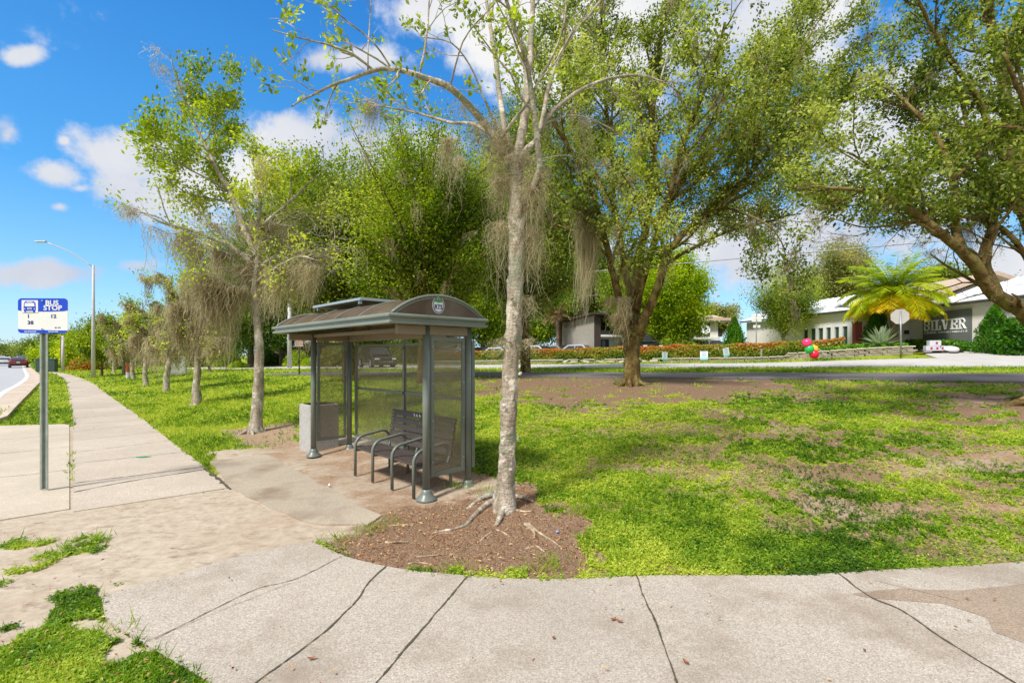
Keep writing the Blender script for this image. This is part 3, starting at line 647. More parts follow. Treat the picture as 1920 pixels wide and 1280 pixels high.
# ------------------------------------------------------------------ bus shelter: local x along its front (near -> far), y towards its back
SH0 = np.array([-1.03, 5.80, 0]); SHA = math.atan2(.72, -.694)
def build_shelter():
    # local frame is mirrored-free: x = along front, y = to the right of it is the back => use y negative as back
    t = thing('bus_shelter', 'grey-green metal bus shelter with bronze vaulted roof and perforated side panels', 'bus shelter', SH0, SHA)
    B = lambda b: -b
    L_, D_ = 3.40, .64
    posts = [(0, 0), (L_, 0), (0, D_), (L_, D_)]
    for a, b in posts:
        p = obj('post', Geo().cyl((a, B(b), .06), (a, B(b), 2.10), .045, n=20), M_green, t, True)
        obj('base_flange', Geo().lathe([(.125, 0), (.125, .012), (.118, .022), (.085, .05), (.062, .09), (.056, .125), (.047, .128)], (a, B(b), .022 if b == 0 and a > 1 else .012), 28), M_green, p, True)
    # beams under the roof
    g = Geo()
    for a in (0, L_): g.box((a, B((D_-.45)/2+.03), 2.045), (.06, D_+.42, .105))
    g.box((L_/2, B(D_), 2.05), (L_-.06, .05, .13)); g.box((L_/2, B(.0), 2.07), (L_-.1, .04, .05))
    obj('beam', g, M_brownmetal, t, bevel=.004)
    # side panels
    for a in (0, L_):
        f = Geo(); z0, z1 = .27, 1.965; b0, b1 = .062, D_-.062
        for b in (b0+.022, b1-.022): f.box((a, B(b), (z0+z1)/2), (.03, .044, z1-z0))
        for z in (z0+.025, z1-.025): f.box((a, B((b0+b1)/2), z), (.028, b1-b0-.088, .05))
        pf = obj('side_panel_frame', f, M_green, t, bevel=.003)
        obj('perforated_sheet', Geo().box((a, B((b0+b1)/2), (z0+z1)/2), (.004, b1-b0-.086, z1-z0-.098)), M_perf, pf)
        for z in (.45, .95, 1.4, 1.85):
            for b in (b0+.02, b1-.02):
                for s in (-1, 1): bo = Geo(); bo.lathe([(.009, 0), (.007, .006), (0, .008)], (0, 0, 0), 8); bo.V[-1] = bo.V[-1]@np.array([[0,0,s],[0,1,0],[1,0,0]]).T+np.array([a+s*.015, B(b), z]); obj('bolt', bo, M_bolt, pf)
    # back wall, three bays wide and two high
    yb = B(.715); f = Geo(); x0, x1, z0, z1 = .0, 3.28, .29, 1.93
    for x in (x0, 1.66, x1): f.box((x, yb, (z0+z1)/2 if x != 1.66 else 1.13), (.04, .05, z1-z0 if x != 1.66 else 1.76))
    for z in (z0+.02, 1.16, z1-.02):
        for a, b in ((x0+.02, 1.64), (1.68, x1-.02)): f.box(((a+b)/2, yb, z), (b-a, .034, .04))
    bf = obj('back_wall_frame', f, M_green, t, bevel=.003)
    for a, b in ((x0+.021, 1.639), (1.681, x1-.021)):
        for c, d in ((z0+.041, 1.139), (1.181, z1-.041)): obj('perforated_sheet', Geo().box(((a+b)/2, yb, (c+d)/2), (b-a, .004, d-c)), M_perf, bf)
    for x in (x0+.05, 1.66, x1-.1):
        for z in (.5, 1.16, 1.85): obj('bracket', Geo().box((x, B(.677), z), (.03, .024, .04)), M_green, t)
    # roof: double half-round gutter fascia with a vaulted sheet over it
    a0, a1, b0, b1 = -.18, 3.53, -.59, .78; zf = 2.098
    def loop(z, r, o=0):
        return [(a0-o, B(b0-o), z), (a1+o, B(b0-o), z), (a1+o, B(b1+o), z), (a0-o, B(b1+o), z)]
    prof = [(0, 0), (.012, -.004), (.022, .004), (.024, .02), (.014, .034), (-.004, .038), (-.004, .062), (.012, .066), (.03, .076), (.034, .092), (.026, .108), (.01, .114), (-.03, .114)]
    V = []; n = len(prof)
    for o, z in prof: V += [(x, y, zf+z) for x, y, _ in loop(0, 0, o)]
    q = [[i*4+k, (i+1)*4+k, (i+1)*4+(k+1) % 4, i*4+(k+1) % 4] for i in range(n-1) for k in range(4)]
    fa = Geo().add(V, q)
    V = []
    for o, z in ((0, 0), (-.05, 0), (-.05, .1), (-.03, .114)): V += [(x, y, zf+z) for x, y, _ in loop(0, 0, o)]
    fa.add(V, [[i*4+k, i*4+(k+1) % 4, (i+1)*4+(k+1) % 4, (i+1)*4+k] for i in range(3) for k in range(4)])
    fo = obj('gutter_fascia', fa, M_fascia, t); 
    for p in fo.data.polygons: p.use_smooth = False
    bm_, rise = (b0+b1)/2, .235; hw = (b1-b0)/2-.03; R = (hw*hw+rise*rise)/(2*rise); th = math.asin(hw/R)
    def arc(x, r=R, n=28, dz=0): return [(x, B(bm_+r*sin(k)), zf+.112+dz+rise-R+r*cos(k)) for k in np.linspace(-th, th, n)]
    A, B2 = arc(a0+.03), arc(a1-.03); A2, B3 = arc(a0+.03, R-.005), arc(a1-.03, R-.005); n = len(A)
    rg = Geo().add(A+B2, [[i, i+1, n+i+1, n+i] for i in range(n-1)]).add(A2+B3, [[i, n+i, n+i+1, i+1] for i in range(n-1)])
    roof = obj('roof', rg, M_acr, t, True)
    for x in (.62, 1.32, 2.05, 2.78): obj('seam_strip', Geo().tube(arc(x, R+.004), .008, 6), M_fascia, roof, True)
    for x in (a0+.012, a1-.012):
        e = Geo(); pts = arc(x, R+.006, 32); e.tube(pts, .016, 8); pts = arc(x, R-.022, 32); e.tube(pts, .010, 8); obj('roof_edge_trim', e, M_fascia, t, True)
    for x in (a0+.016, a1-.016):
        pts = arc(x, R-.012, 32); base = [(x, B(bm_-hw+.02), zf+.11), (x, B(bm_+hw-.02), zf+.11)]
        P2 = [(p[1], p[2]) for p in pts]; gp = Geo()
        gp.poly(P2, .005); V = gp.V[0]; gp.V[0] = np.stack([V[:, 2]+x-.0025, V[:, 0], V[:, 1]], 1)
        pan = obj('gable_panel', gp, M_acr, t)
        if x < 0:
            o = thing_part('logo', pan)
    # ribs under the vault
    for x in (.55, 1.7, 2.85): obj('roof_rib', Geo().tube(arc(x, R-.03), .014, 6), M_green, t, True)
    ce = Geo()
    for a, b in ((.05, 1.6), (1.8, 3.35)): ce.box(((a+b)/2, B(-.28), 2.115), (b-a, .42, .006))
    # solar panel sitting on the vault
    sp = Geo().box((2.0, B(.06), 2.505), (1.62, .62, .035)); fr = obj('solar_panel', sp, M_alu, t, bevel=.003)
    obj('solar_cells', Geo().box((2.0, B(.06), 2.5245), (1.56, .56, .004)), M_solar, fr)
    for x in (1.3, 2.7):
        for b in (-.2, .32): obj('mounting_foot', Geo().box((x, B(b), 2.467), (.04, .04, .045)), M_alu, fr)
    for a, b in ((.35, .5), (2.9, .5)): obj('roof_bracket', Geo().tube([(a, B(.6), 1.98), (a, B(.45), 2.08), (a, B(.2), 2.13)], .012, 6), M_green, t)
    return t
def thing_part(name, pan):
    """round transit badge in the middle of the gable panel, facing the open end"""
    Rm = np.array([[0, 0, -1], [-1, 0, 0], [0, 1, 0]])          # local xy -> panel, normal towards -x
    x = -.18+.016-.006; c = (x, -.055, 2.335)
    def disc(r, n=40, sy=1.12): return [(r*cos(k), r*sy*sin(k)) for k in np.linspace(0, 2*pi, n, endpoint=False)]
    d = obj('logo', Geo().poly(disc(.088), .003, Rm, c), M_signwhite, pan)
    ring = Geo(); o, i = disc(.081), disc(.071); V = [(p[0], p[1], .0045) for p in o+i]; n = len(o)
    ring.add(np.array(V)@Rm.T+np.array(c), [[k, (k+1) % n, n+(k+1) % n, n+k] for k in range(n)])
    arc_ = [(.058*cos(k), .03+.045*sin(k)+.004*sin(9*k)) for k in np.linspace(.12, pi-.12, 20)]+[(-.02, .036), (0, .03), (.02, .036)]
    for nm, g, m in (('logo_ring', ring, M_navy), ('logo_tree_crown', Geo().poly(arc_, .0046, Rm, c), M_logogreen)): obj(nm, g, m, pan)
    R3 = Matrix(((0, 0, -1), (-1, 0, 0), (0, 1, 0))).to_4x4().to_euler()
    text_mesh('logo_lettering', 'RTS', .074, M_navy, pan, (c[0]-.005, c[1], c[2]-.022), R3, .001, .002, sx=.95)
    return d
build_shelter()

def build_bench():
    t = thing('bench', 'dark brown slatted bench with four grey hooped armrests under the shelter', 'bench', SH0, SHA)
    B = lambda b: -b
    z0 = .0
    xs = [.15, .66, 1.175, 1.69]
    for x in xs:
        f, r = -.08, .47; z = .60; k = .16
        pts = [(x, B(f), .015), (x, B(f), z-.17)]
        pts += [(x, B(f+k*(1-cos(a))), z-.17+k*sin(a)*.95) for a in np.linspace(0, pi/2, 9)[1:]]
        pts += [(x, B(r-.13), z+.02)]
        pts += [(x, B(r-.13+.13*sin(a)), z+.02-.13+.13*cos(a)) for a in np.linspace(0, pi/2, 8)[1:]]
        pts += [(x, B(r+.005), .015)]
        obj('armrest', Geo().tube(pts, .021, 12), M_green, t, True)
    s = Geo()
    for k, b in enumerate(np.linspace(-.045, .34, 8)): s.box((.92, B(b), .408+.006*sin(k)-.012*k/8), (1.6, .047, .03))
    obj('seat', s, M_slat, t, bevel=.004)
    bk = Geo()
    for k in range(5):
        z = .50+k*.098; b = .44+k*.016; bk.box((.86, B(b), z), (1.56, .03, .082), R=np.array(Matrix.Rotation(.16, 3, 'X')))
    back = obj('backrest', bk, M_slat, t, bevel=.004)
    for k in range(5):
        for x in (.1, .86, 1.6):
            z = .50+k*.098; b = .44+k*.016-.017; obj('bolt', Geo().box((x, B(b), z), (.012, .004, .012)), M_bolt, back)
    sup = Geo()
    for x in xs:
        sup.box((x, B(.2), .378), (.04, .52, .035))
    for x in (.12, .86, 1.6): sup.tube([(x, B(.40), .38), (x, B(.462), .52), (x, B(.53), .91)], .016, 6)
    obj('seat_support', sup, M_green, t)
    # pale scribble scratched on the top slat
    sg = Geo(); rr = random.Random(3)
    for q, x0 in enumerate((1.02, .95, .88)):
        for _ in range(3):
            a = rr.uniform(0, 6); pts = [(x0+.022*cos(a+j*1.1)*(1-.1*j), B(.504-.021), .893+.022*sin(a+j*1.6)) for j in range(6)]; sg.tube(pts, .0035, 4)
    obj('scribble', sg, M_signwhite, back)
build_bench()

def build_bin():
    # square concrete bin beyond the far post
    c = np.array([-3.56, 8.52, 0]); e1 = np.array([-.694, .72, 0]); e2 = np.array([.72, .694, 0]); s = .52
    t = thing('trash_bin', 'square weathered concrete litter bin behind the far shelter post', 'litter bin', c+(e1+e2)*s/2, SHA)
    g = Geo(); h = .85; w_ = .05
    for k, (x, y, dx, dy) in enumerate([(s/2-w_/2, 0, w_, s), (-s/2+w_/2, 0, w_, s), (0, s/2-w_/2, s-2*w_, w_), (0, -s/2+w_/2, s-2*w_, w_)]): g.box((x, y, h/2), (dx, dy, h))
    g.box((0, 0, .1), (s-2*w_, s-2*w_, .18)); obj('shell', g, M_bin, t, bevel=.008)
    obj('liner', Geo().box((0, 0, .62), (s-2*w_-.02, s-2*w_-.02, .4)), M_black, t, bevel=.01)
    ln = Geo(); L2 = s/2-.06
    for x, y, dx, dy in [(L2, 0, .02, 2*L2), (-L2, 0, .02, 2*L2), (0, L2, 2*L2-.02, .02), (0, -L2, 2*L2-.02, .02)]: ln.box((x, y, .845), (dx, dy, .03))
    obj('liner_rim', ln, M_black, t)
build_bin()

def rrect(x0, y0, x1, y1, r, n=6):
    o = []
    for cx, cy, a in ((x1-r, y1-r, 0), (x0+r, y1-r, pi/2), (x0+r, y0+r, pi), (x1-r, y0+r, 1.5*pi)):
        o += [(cx+r*cos(a+k), cy+r*sin(a+k)) for k in np.linspace(0, pi/2, n)]
    return o
RX = np.array([[1, 0, 0], [0, 0, -1], [0, 1, 0]])      # drawing plane xy -> upright plane facing -Y
def build_stop():
    b = np.array(U(82.5, 921)); t = thing('bus_stop_sign', 'blue and white bus stop sign on a perforated metal post', 'bus stop sign', (b[0], b[1], .024), radians(1.5))
    W, H = .62, .445; zc = EYE+(HY-592)/F*b[1]-.024
    pg = Geo(); top = zc+.2
    for x in (-.041, .041): pg.box((x, -.003, top/2), (.016, .004, top))
    for x in (-.026, .026): pg.box((x, .012, top/2), (.004, .034, top))
    for x in (-.017, .017): pg.box((x, .029, top/2), (.014, .004, top))
    for k in range(int(top/.0254)): pg.box((0, .029, .006+k*.0254), (.02, .004, .0135))
    obj('post', pg, M_post, t)
    y = -.012; c = (0, y, zc)
    pan = obj('sign_panel', Geo().poly(rrect(-W/2, -H/2, W/2, H/2, .045), .004, RX, (0, y+.002, zc)), M_signwhite, t)
    # local drawing units: metres from panel centre
    def flat(name, pts, m, d=.0035, par=pan): return obj(name, Geo().poly(pts, .0012, RX, (0, y-d, zc)), m, par)
    up = rrect(-W/2, -H/2, W/2, H/2, .045); wave = [(x, .062+.008*sin((x+.3)*5)) for x in np.linspace(W/2, -W/2, 14)]
    blue = [p for p in up if p[1] > .07]; blue = [(W/2, .062)]+blue+[(-W/2, .062)]
    flat('blue_header', [(W/2, .07)]+[p for p in up if p[1] > .1]+[(-W/2, .07)]+[(x, .062-.008*sin(pi*(x+W/2)/W*1.0)) for x in np.linspace(-W/2, W/2, 12)][1:-1], M_blue)
    bot = [p for p in up if p[1] < -.18]
    flat('blue_footer', [(-W/2, -.17)]+bot+[(W/2, -.188)]+[(x, -.182-.012*sin(pi*(x+W/2)/W)*0+.012*cos(pi*(x+W/2)/W)*.5) for x in np.linspace(W/2, -W/2, 10)][1:-1], M_blue)
    flat('bus_icon_ground', rrect(-.262, .04, -.058, .198, .006, 3), M_signwhite, .0055)
    body = [(-.232, .062), (-.236, .1), (-.23, .165), (-.212, .184), (-.108, .184), (-.09, .165), (-.084, .1), (-.088, .062)]
    flat('bus_icon_body', body, M_blue, .0075)
    flat('bus_icon_windscreen', [(-.222, .118), (-.218, .162), (-.102, .162), (-.098, .118)], M_signwhite, .0095)
    flat('bus_icon_marker', rrect(-.196, .169, -.124, .177, .003, 3), M_signwhite, .0095)
    flat('bus_icon_bumper', rrect(-.205, .046, -.115, .057, .004, 3), M_signwhite, .0095)
    for x in (-.213, -.107): fw = Geo(); fw.poly(rrect(x-.014, .042, x+.014, .063, .002, 3), .0012, RX, (0, y-.0075, zc)); obj('bus_icon_wheel', fw, M_blue, pan)
    for x in (-.22, -.1): fl = Geo(); fl.poly([(x-.012, .088), (x, .094), (x+.012, .088), (x, .082)], .0012, RX, (0, y-.0095, zc)); obj('bus_icon_headlight', fl, M_signwhite, pan)
    E = (pi/2, 0, 0)
    def tx(nm, s, x, z, size, m, bold=.0015, sx=1., d=.0105): text_mesh(nm, s, size, m, pan, (x, y-d, zc+z), E, .0006, bold, sx=sx)
    tx('bus_icon_lettering', 'RTS', -.16, .089, .034, M_signwhite, .0008)
    tx('bus_stop_lettering', 'BUS', .115, .162, .086, M_signwhite, .0024, 1.12, .006); tx('bus_stop_lettering', 'STOP', .125, .098, .086, M_signwhite, .0024, 1.12, .006)
    tx('route_number', '1', -.18, -.008, .064, M_navy, .0016, 1.1, .004); tx('route_number', '12', .13, -.008, .064, M_navy, .0016, 1.2, .004); tx('route_number', '38', -.155, -.09, .064, M_navy, .0016, 1.2, .004)
    tx('web_lettering', 'GO-RTS.COM', -.155, -.2025, .021, M_signwhite, .0006, 1.15, .006); tx('phone_lettering', '352-334-2600', .13, -.2025, .02, M_signwhite, .0006, 1.1, .006)
    tx('stop_code', 'ID: 374', .185, -.152, .022, M_navy, .0004, 1.1, .004)
    for z in (.19, -.17): bl = Geo().lathe([(.012, 0), (.01, .006), (0, .008)], n=10); bl.V[-1] = bl.V[-1]@RX.T+np.array([0, y-.012, zc+z]); obj('bolt', bl, M_bolt, pan)
build_stop()

# ------------------------------------------------------------------ cars
def carpaint(name, c, rough=.25, metal=.3):
    m = MT(name); m.pbr(c, rough, metal); m.p.inputs['Coat Weight'].default_value = .8; m.p.inputs['Coat Roughness'].default_value = .06; return m.m
M_tail = simple('red_lamp', (.5,.01,.01), .25, .05, 3, bump=0); M_head = simple('clear_lamp', (.8,.82,.85), .1, .03, 3, bump=0)
M_plate = simple('licence_plate', (.7,.7,.68), .5, .05, 3, bump=0)
PAINT = {}
def paint(c):
    if c not in PAINT: PAINT[c] = carpaint('car_paint_'+str(len(PAINT)), c)
    return PAINT[c]
def car(label, loc, rz, col, kind='suv', cat='car', group=None):
    """front points to +x"""
    t = thing('parked_car' if group and 'parked' in group else 'car', label, cat, loc, rz, group)
    suv = kind == 'suv'; Lh = 2.3 if suv else 2.35; H = 1.62 if suv else 1.42; b = .98 if suv else .9
    body = [(-Lh, .32), (-Lh-.02, .62), (-Lh+.06, b+.02), (-Lh+.5, b+.06), (.9, b), (Lh-.75, b-.06), (Lh-.12, b-.2), (Lh, .62), (Lh-.02, .36), (Lh-.15, .24), (-Lh+.1, .25)]
    def prism(pts, w0, w1=None, mid=None):
        w1 = w1 or w0; n = len(pts); V = []
        zmin = min(p[1] for p in pts); zmax = max(p[1] for p in pts)
        for s in (-1, 1):
            for x, z in pts:
                f = (z-zmin)/(zmax-zmin); V.append((x, s*(w0*(1-f)+w1*f), z))
        tr = tessellate_polygon([[Vector((p[0], p[1], 0)) for p in pts]]); g = Geo(); ar = sum(pts[i][0]*pts[(i+1) % n][1]-pts[(i+1) % n][0]*pts[i][1] for i in range(n))
        T = []
        for a, b_, c in tr:
            A, B_, C_ = pts[a], pts[b_], pts[c]; o = (B_[0]-A[0])*(C_[1]-A[1])-(B_[1]-A[1])*(C_[0]-A[0])
            if o < 0: a, c = c, a
            T.append([a, b_, c]); T.append([n+c, n+b_, n+a])
        Q = [[i, n+i, n+(i+1) % n, (i+1) % n] for i in range(n)]
        if ar < 0: Q = [q[::-1] for q in Q]
        g.add(V, Q, T); return g
    bo = obj('body', prism(body, .92, .86), paint(col), t, False, bevel=.07); bo.modifiers['bevel'].segments = 3
    for p in bo.data.polygons: p.use_smooth = True
    if suv: cab = [(-Lh+.12, b+.0), (-Lh+.45, H-.16), (-Lh+.8, H-.02), (.2, H), (.45, H-.05), (1.25, b-.02)]; 
    else: cab = [(-Lh+.45, b+.0), (-Lh+1.15, H-.04), (.1, H), (.35, H-.04), (1.15, b-.02)]
    ca = obj('roof', prism(cab, .84, .64), paint(col), t, False, bevel=.05)
    # windows: side glass, windscreen, rear glass set just proud of the cabin
    z0, z1 = b+.05, H-.14
    def inner(f0): return None
    xr0, xr1 = (-Lh+.42, -Lh+.78) if suv else (-Lh+.85, -Lh+1.25)
    for s in (-1, 1):
        for xa, xb, xc, xd in ((xr0, -.42, -.42, xr1), (-.34, .98 if suv else .9, .42 if suv else .33, -.34)):
            def pt(x, z):
                f = (z-b)/(H-b); return (x, s*(.84*(1-f)+.64*f+.008), z)
            V = [pt(xa, z0), pt(xb, z0), pt(xc, z1), pt(xd, z1)]
            obj('side_window', Geo().add(V, [[0, 1, 2, 3]] if s < 0 else [[3, 2, 1, 0]]), M_carglass, t)
    fx0, fx1 = (1.235, .5) if suv else (1.14, .4)
    f = lambda z: (z-b)/(H-b)
    V = [(fx0-.02, -.72, b+.05), (fx0-.02, .72, b+.05), (fx1+.01, .6, H-.085), (fx1+.01, -.6, H-.085)]
    V = [(x+.035, y, z+.02) for x, y, z in V]; obj('windscreen', Geo().add(V, [[0, 1, 2, 3]]), M_carglass, t)
    rx0, rx1 = (-Lh+.2, -Lh+.5) if suv else (-Lh+.5, -Lh+1.1)
    V = [(rx0-.03, .7, b+.12), (rx0-.03, -.7, b+.12), (rx1-.05, -.58, H-.12), (rx1-.05, .58, H-.12)]; obj('rear_window', Geo().add(V, [[0, 1, 2, 3]]), M_carglass, t)
    r = .36 if suv else .33
    for x in (-1.38, 1.4):
        for s in (-1, 1):
            wv = obj('wheel', Geo().cyl((x, s*.72, r), (x, s*.945, r), r, n=24), M_black, t)
            wr = Geo().cyl((x, s*.93, r), (x, s*.955, r), r*.66, n=18); 
            obj('rim', wr, M_alu, wv)
            sp_ = Geo()
            for k in range(5): a = k*2*pi/5; sp_.box((x+cos(a+.6)*r*.38, s*.957, r+sin(a+.6)*r*.38), (r*.16, .006, r*.3), R=np.array(Matrix.Rotation(-(a+.6)+pi/2, 3, 'Y')))
            obj('rim_gap', sp_, M_dark, wv)
            obj('wheel_arch', Geo().cyl((x, s*.80, r+.03), (x, s*.925, r+.03), r+.075, n=24), M_dark, t)
    for s in (-1, 1):
        obj('headlight', Geo().box((Lh-.1, s*.66, b-.29), (.16, .34, .13)), M_head, t, bevel=.03)
        obj('tail_light', Geo().box((-Lh+.03, s*.70, b-.12), (.12, .3, .16 if not suv else .3)), M_tail, t, bevel=.03)
        obj('door_mirror', Geo().box((.75, s*.98, b+.08), (.16, .18, .12)), paint(col), t, bevel=.03)
    obj('grille', Geo().box((Lh-.0, 0, .62), (.07, .95, .24)), M_dark, t, bevel=.02)
    obj('grille_trim', Geo().box((Lh+.012, 0, .49), (.06, 1.0, .03)).box((Lh+.012, .5, .6), (.05, .03, .22)).box((Lh+.012, -.5, .6), (.05, .03, .22)), M_chrome, t)
    obj('rear_bumper', Geo().box((-Lh-.01, 0, .42), (.12, 1.6, .2)), M_dark, t, bevel=.03)
    obj('licence_plate', Geo().box((-Lh-.03, 0, .72), (.02, .32, .16)), M_plate, t)
    return t
def heading(dx, dy): return math.atan2(dy, dx)
c0 = at(706, 39); car('dark grey suv driving on the side street, seen through the shelter', (c0[0], c0[1], c0[2]+.065), heading(.55, -.83), (.035,.035,.04,1), 'suv')
HW = gz(*sn(5, 38.5))
def cz(px, Z, dz=0): q = at(px, Z); return (q[0], q[1], q[2]+dz)
car('white car parked behind the hedge beside the bushy evergreen', cz(1340, 41, .1), heading(.9, -.42), (.62,.68,.7,1), 'suv', group='cars parked behind the hedge')
car('silver car behind the hedge just right of the near trunk', cz(1012, 43, .08), heading(.75, -.65), (.5,.52,.55,1), 'sedan', group='cars parked behind the hedge')
car('grey car parked directly behind the silver one at the hedge', cz(1046, 46, .1), heading(.75, -.65), (.3,.3,.34,1), 'sedan', group='cars parked behind the hedge')
car('pale car in front of the grey windowless wall behind the hedge', cz(1093, 43, .05), heading(.75, -.65), (.45,.47,.52,1), 'sedan', group='cars parked behind the hedge')
car('dark blue car at the left end of the row behind the hedge', cz(912, 48, .05), heading(.75, -.65), (.03,.04,.09,1), 'sedan', group='cars parked behind the hedge')
car('white car half hidden by the near trunk behind the hedge', cz(942, 45, .0), heading(.75, -.65), (.6,.6,.6,1), 'sedan', group='cars parked behind the hedge')
car('black off-road car behind the forked oak trunk', cz(1200, 40, .45), heading(.2, -.97), (.02,.02,.022,1), 'suv', group='cars parked behind the hedge')
def road_at(px, Z): return ((px-CX)/F*Z, Z, .025)
rd = heading(-.70, .71)
car('dark red car driving away in the nearest lane of the main road', road_at(35, 66), rd, (.16,.012,.015,1), 'sedan', group='cars on the main road')
car('white car driving away in the lane left of the dark red car', road_at(9, 78), rd, (.7,.7,.7,1), 'sedan', group='cars on the main road')
car('blue-grey car ahead of the dark red car on the main road', road_at(42, 92), rd, (.12,.2,.28,1), 'suv', group='cars on the main road')
car('silver car far ahead beside the blue-grey one', road_at(29, 120), rd, (.5,.5,.5,1), 'suv', group='cars on the main road')
car('pale suv at the left picture edge on the main road', road_at(0, 92), rd, (.55,.55,.53,1), 'suv', group='cars on the main road')

# ------------------------------------------------------------------ poles, lamps, cable, small signs
M_pole = simple('concrete_pole', lin(186,184,180), .6, .15, 3); M_cable = simple('cable', lin(150,150,150), .6, .1, 3, bump=0)
def lamp(label, px, py, top, armpx, w0, rise=.95, grp='street lamps along the main road'):
    b = np.array(U(px, py)); Z = b[1]; t = thing('street_lamp', label, 'street lamp', (b[0], b[1], 0), 0, grp)
    h = EYE+(HY-top)/F*Z; obj('pole', Geo().tube([(0, 0, 0), (0, 0, h*.5), (.0, 0, h)], [w0, w0*.75, w0*.5], 12), M_pole, t, True)
    L_ = armpx/F*Z; pts = [(0, 0, h-.15), (-L_*.5, -.3, h+rise*.58), (-L_, -.6, h+rise)]
    obj('arm', Geo().tube(catmull(pts, .4), .035, 8), M_pole, t, True)
    obj('lamp_head', Geo().box((-L_-.4, -.65, h+rise+.04), (.8, .3, .1)), M_alu, t, bevel=.05)
lamp('tall tapered street lamp near the walk, left of the moss-hung trees', 175, 709, 497, 72, .14, 1.55)
lamp('street lamp standing far down beside the main road behind the stop sign', 43, 676, 645, 5, .16)
b = np.array(U(118, 697)); t = thing('utility_pole', 'slim grey pole left of the street lamp, near the green cabinet', 'pole', (b[0], b[1], 0)); h = EYE+(HY-629)/F*b[1]
obj('shaft', Geo().tube([(0, 0, 0), (0, 0, h)], [.16, .11], 12), M_pole, t, True); obj('wood_strip', Geo().box((-.18, 0, h*.62), (.1, .1, h*.72)), simple('pole_wood', lin(112,72,50)), t)
def pole(name, label, px, py, top, r, m, Z=None):
    x, y = G(px, py) if Z is None else at(px, Z)[:2]; z = gz(x, y); t = thing(name, label, 'pole', (x, y, z)); h = EYE+(HY-top)/F*y-z
    obj('shaft', Geo().tube([(0, 0, -.1), (0, 0, h)], [r, r*.8], 12), m, t, True); return t, h, (x, y, z)
pole('utility_pole', 'pale metal pole in front of the brick-roofed house', 543, 690, 560, .2, M_pole, 44)
t, h, _ = pole('street_sign', 'small notice sign on a thin dark post on the lawn left of the shelter', 561, 704, 634, .035, M_black)
t['category'] = 'sign'; obj('sign_plate', Geo().box((0, -.04, h-.18), (.46, .012, .55)), simple('notice_plate', lin(176,166,158), .5, .2, 12), t); 
for k in range(3): text_mesh('sign_lettering', ('NO', 'PARKING', 'ANY TIME')[k], .1, M_tail, t, (0, -.048, h-.02-k*.15), (pi/2, 0, 0), .001)
t, h, _ = pole('stop_sign', 'grey back of an octagonal road sign on a metal post beside the driveway', 1689, 671, 582, .045, M_galv)
t['category'] = 'road sign'; oc = [(.42*cos(k*pi/4+pi/8), .42*sin(k*pi/4+pi/8)) for k in range(8)]
pl = obj('sign_plate', Geo().poly(oc, .006, np.array(Matrix.Rotation(-.62, 3, 'Z'))@RX, (0, .06, h-.32)), simple('sign_back', lin(172,168,162), .6, .08, 3), t)
t, h, _ = pole('double_sign', 'thin post with two pairs of blank white plates behind the hedge', 1418, 668, 584, .03, M_galv, 34)
t['category'] = 'sign'
for x in (-.19, .19): obj('sign_plate', Geo().box((x, -.05, h-.45), (.3, .012, .55)), M_white, t); 
for x in (-.14, .16): obj('small_plate', Geo().box((x, -.05, h-1.05), (.2, .012, .2)), M_white, t)
# overhead service cable with its two ends on poles outside the view
def cable(label, p0, p1, sag, r): 
    k = np.linspace(0, 1, 60)[:, None]; pts = p0*(1-k)+p1*k; pts[:, 2] -= sag*4*(k*(1-k))[:, 0]
    o = obj('overhead_cable', Geo().tube(pts, r, 6), M_cable, smooth=True); tag(o, label, 'cable')
cable('pale overhead cable rising from behind the shelter to the palm', P(560, 560, 52), P(2200, 415, 24), -.1, .035)
cable('thin upper cable in the leaves left of the hanging moss', P(800, 577, 60), P(1170, 549, 46), .1, .02)
# orange and white marker, cabinets, warning sign
b = np.array(U(246, 714)); t = thing('marker_post', 'orange and white round utility marker post beside a mossy trunk', 'marker post', (b[0]+.1, b[1]-.4, 0))
obj('white_base', Geo().cyl((0, 0, 0), (0, 0, .62), .11, n=14), M_white, t, True); obj('orange_top', Geo().lathe([(.115, .62), (.115, 1.12), (.08, 1.22), (0, 1.25)]), simple('orange_plastic', (.75,.13,.01), .45, .1), t, True)
x, y = G(334, 702); t = thing('utility_cabinet', 'light grey metal utility cabinet standing on the lawn between mossy trunks', 'utility cabinet', (x, y, gz(x, y)), .5)
obj('housing', Geo().box((0, 0, .62), (1.0, .8, 1.2)), simple('cabinet_paint', lin(206,206,200), .5, .12), t, bevel=.03); obj('lid', Geo().box((0, 0, 1.25), (1.08, .88, .07)), M_white2, t, bevel=.02)
obj('door', Geo().box((0, -.41, .62), (.86, .02, 1.0)), simple('cabinet_door', lin(196,196,190), .5, .1), t, bevel=.008); obj('plinth', Geo().box((0, 0, .02), (1.05, .85, .12)), M_pad, t)
x, y = U(97, 697); t = thing('utility_cabinet', 'small dark green cabinet at the foot of the slim grey pole', 'utility cabinet', (x-.5, y, 0), .5)
obj('housing', Geo().box((0, 0, .65), (1.5, 1.0, 1.3)), simple('green_cabinet', lin(62,84,80), .5, .15), t, bevel=.04); obj('lid', Geo().box((0, 0, 1.32), (1.56, 1.06, .06)), simple('green_lid', lin(72,94,88), .5, .15), t, bevel=.02)
x, y = G(307, 696); t = thing('warning_sign', 'yellow diamond warning sign low on a thin post', 'warning sign', (x, y, gz(x, y)))
obj('post', Geo().cyl((0, 0, 0), (0, 0, .9), .03), M_galv, t); obj('sign_plate', Geo().poly([(.42, 0), (0, .42), (-.42, 0), (0, -.42)], .008, RX, (0, -.04, 1.2)), simple('sign_yellow', (.85,.55,.0), .4, .05), t)
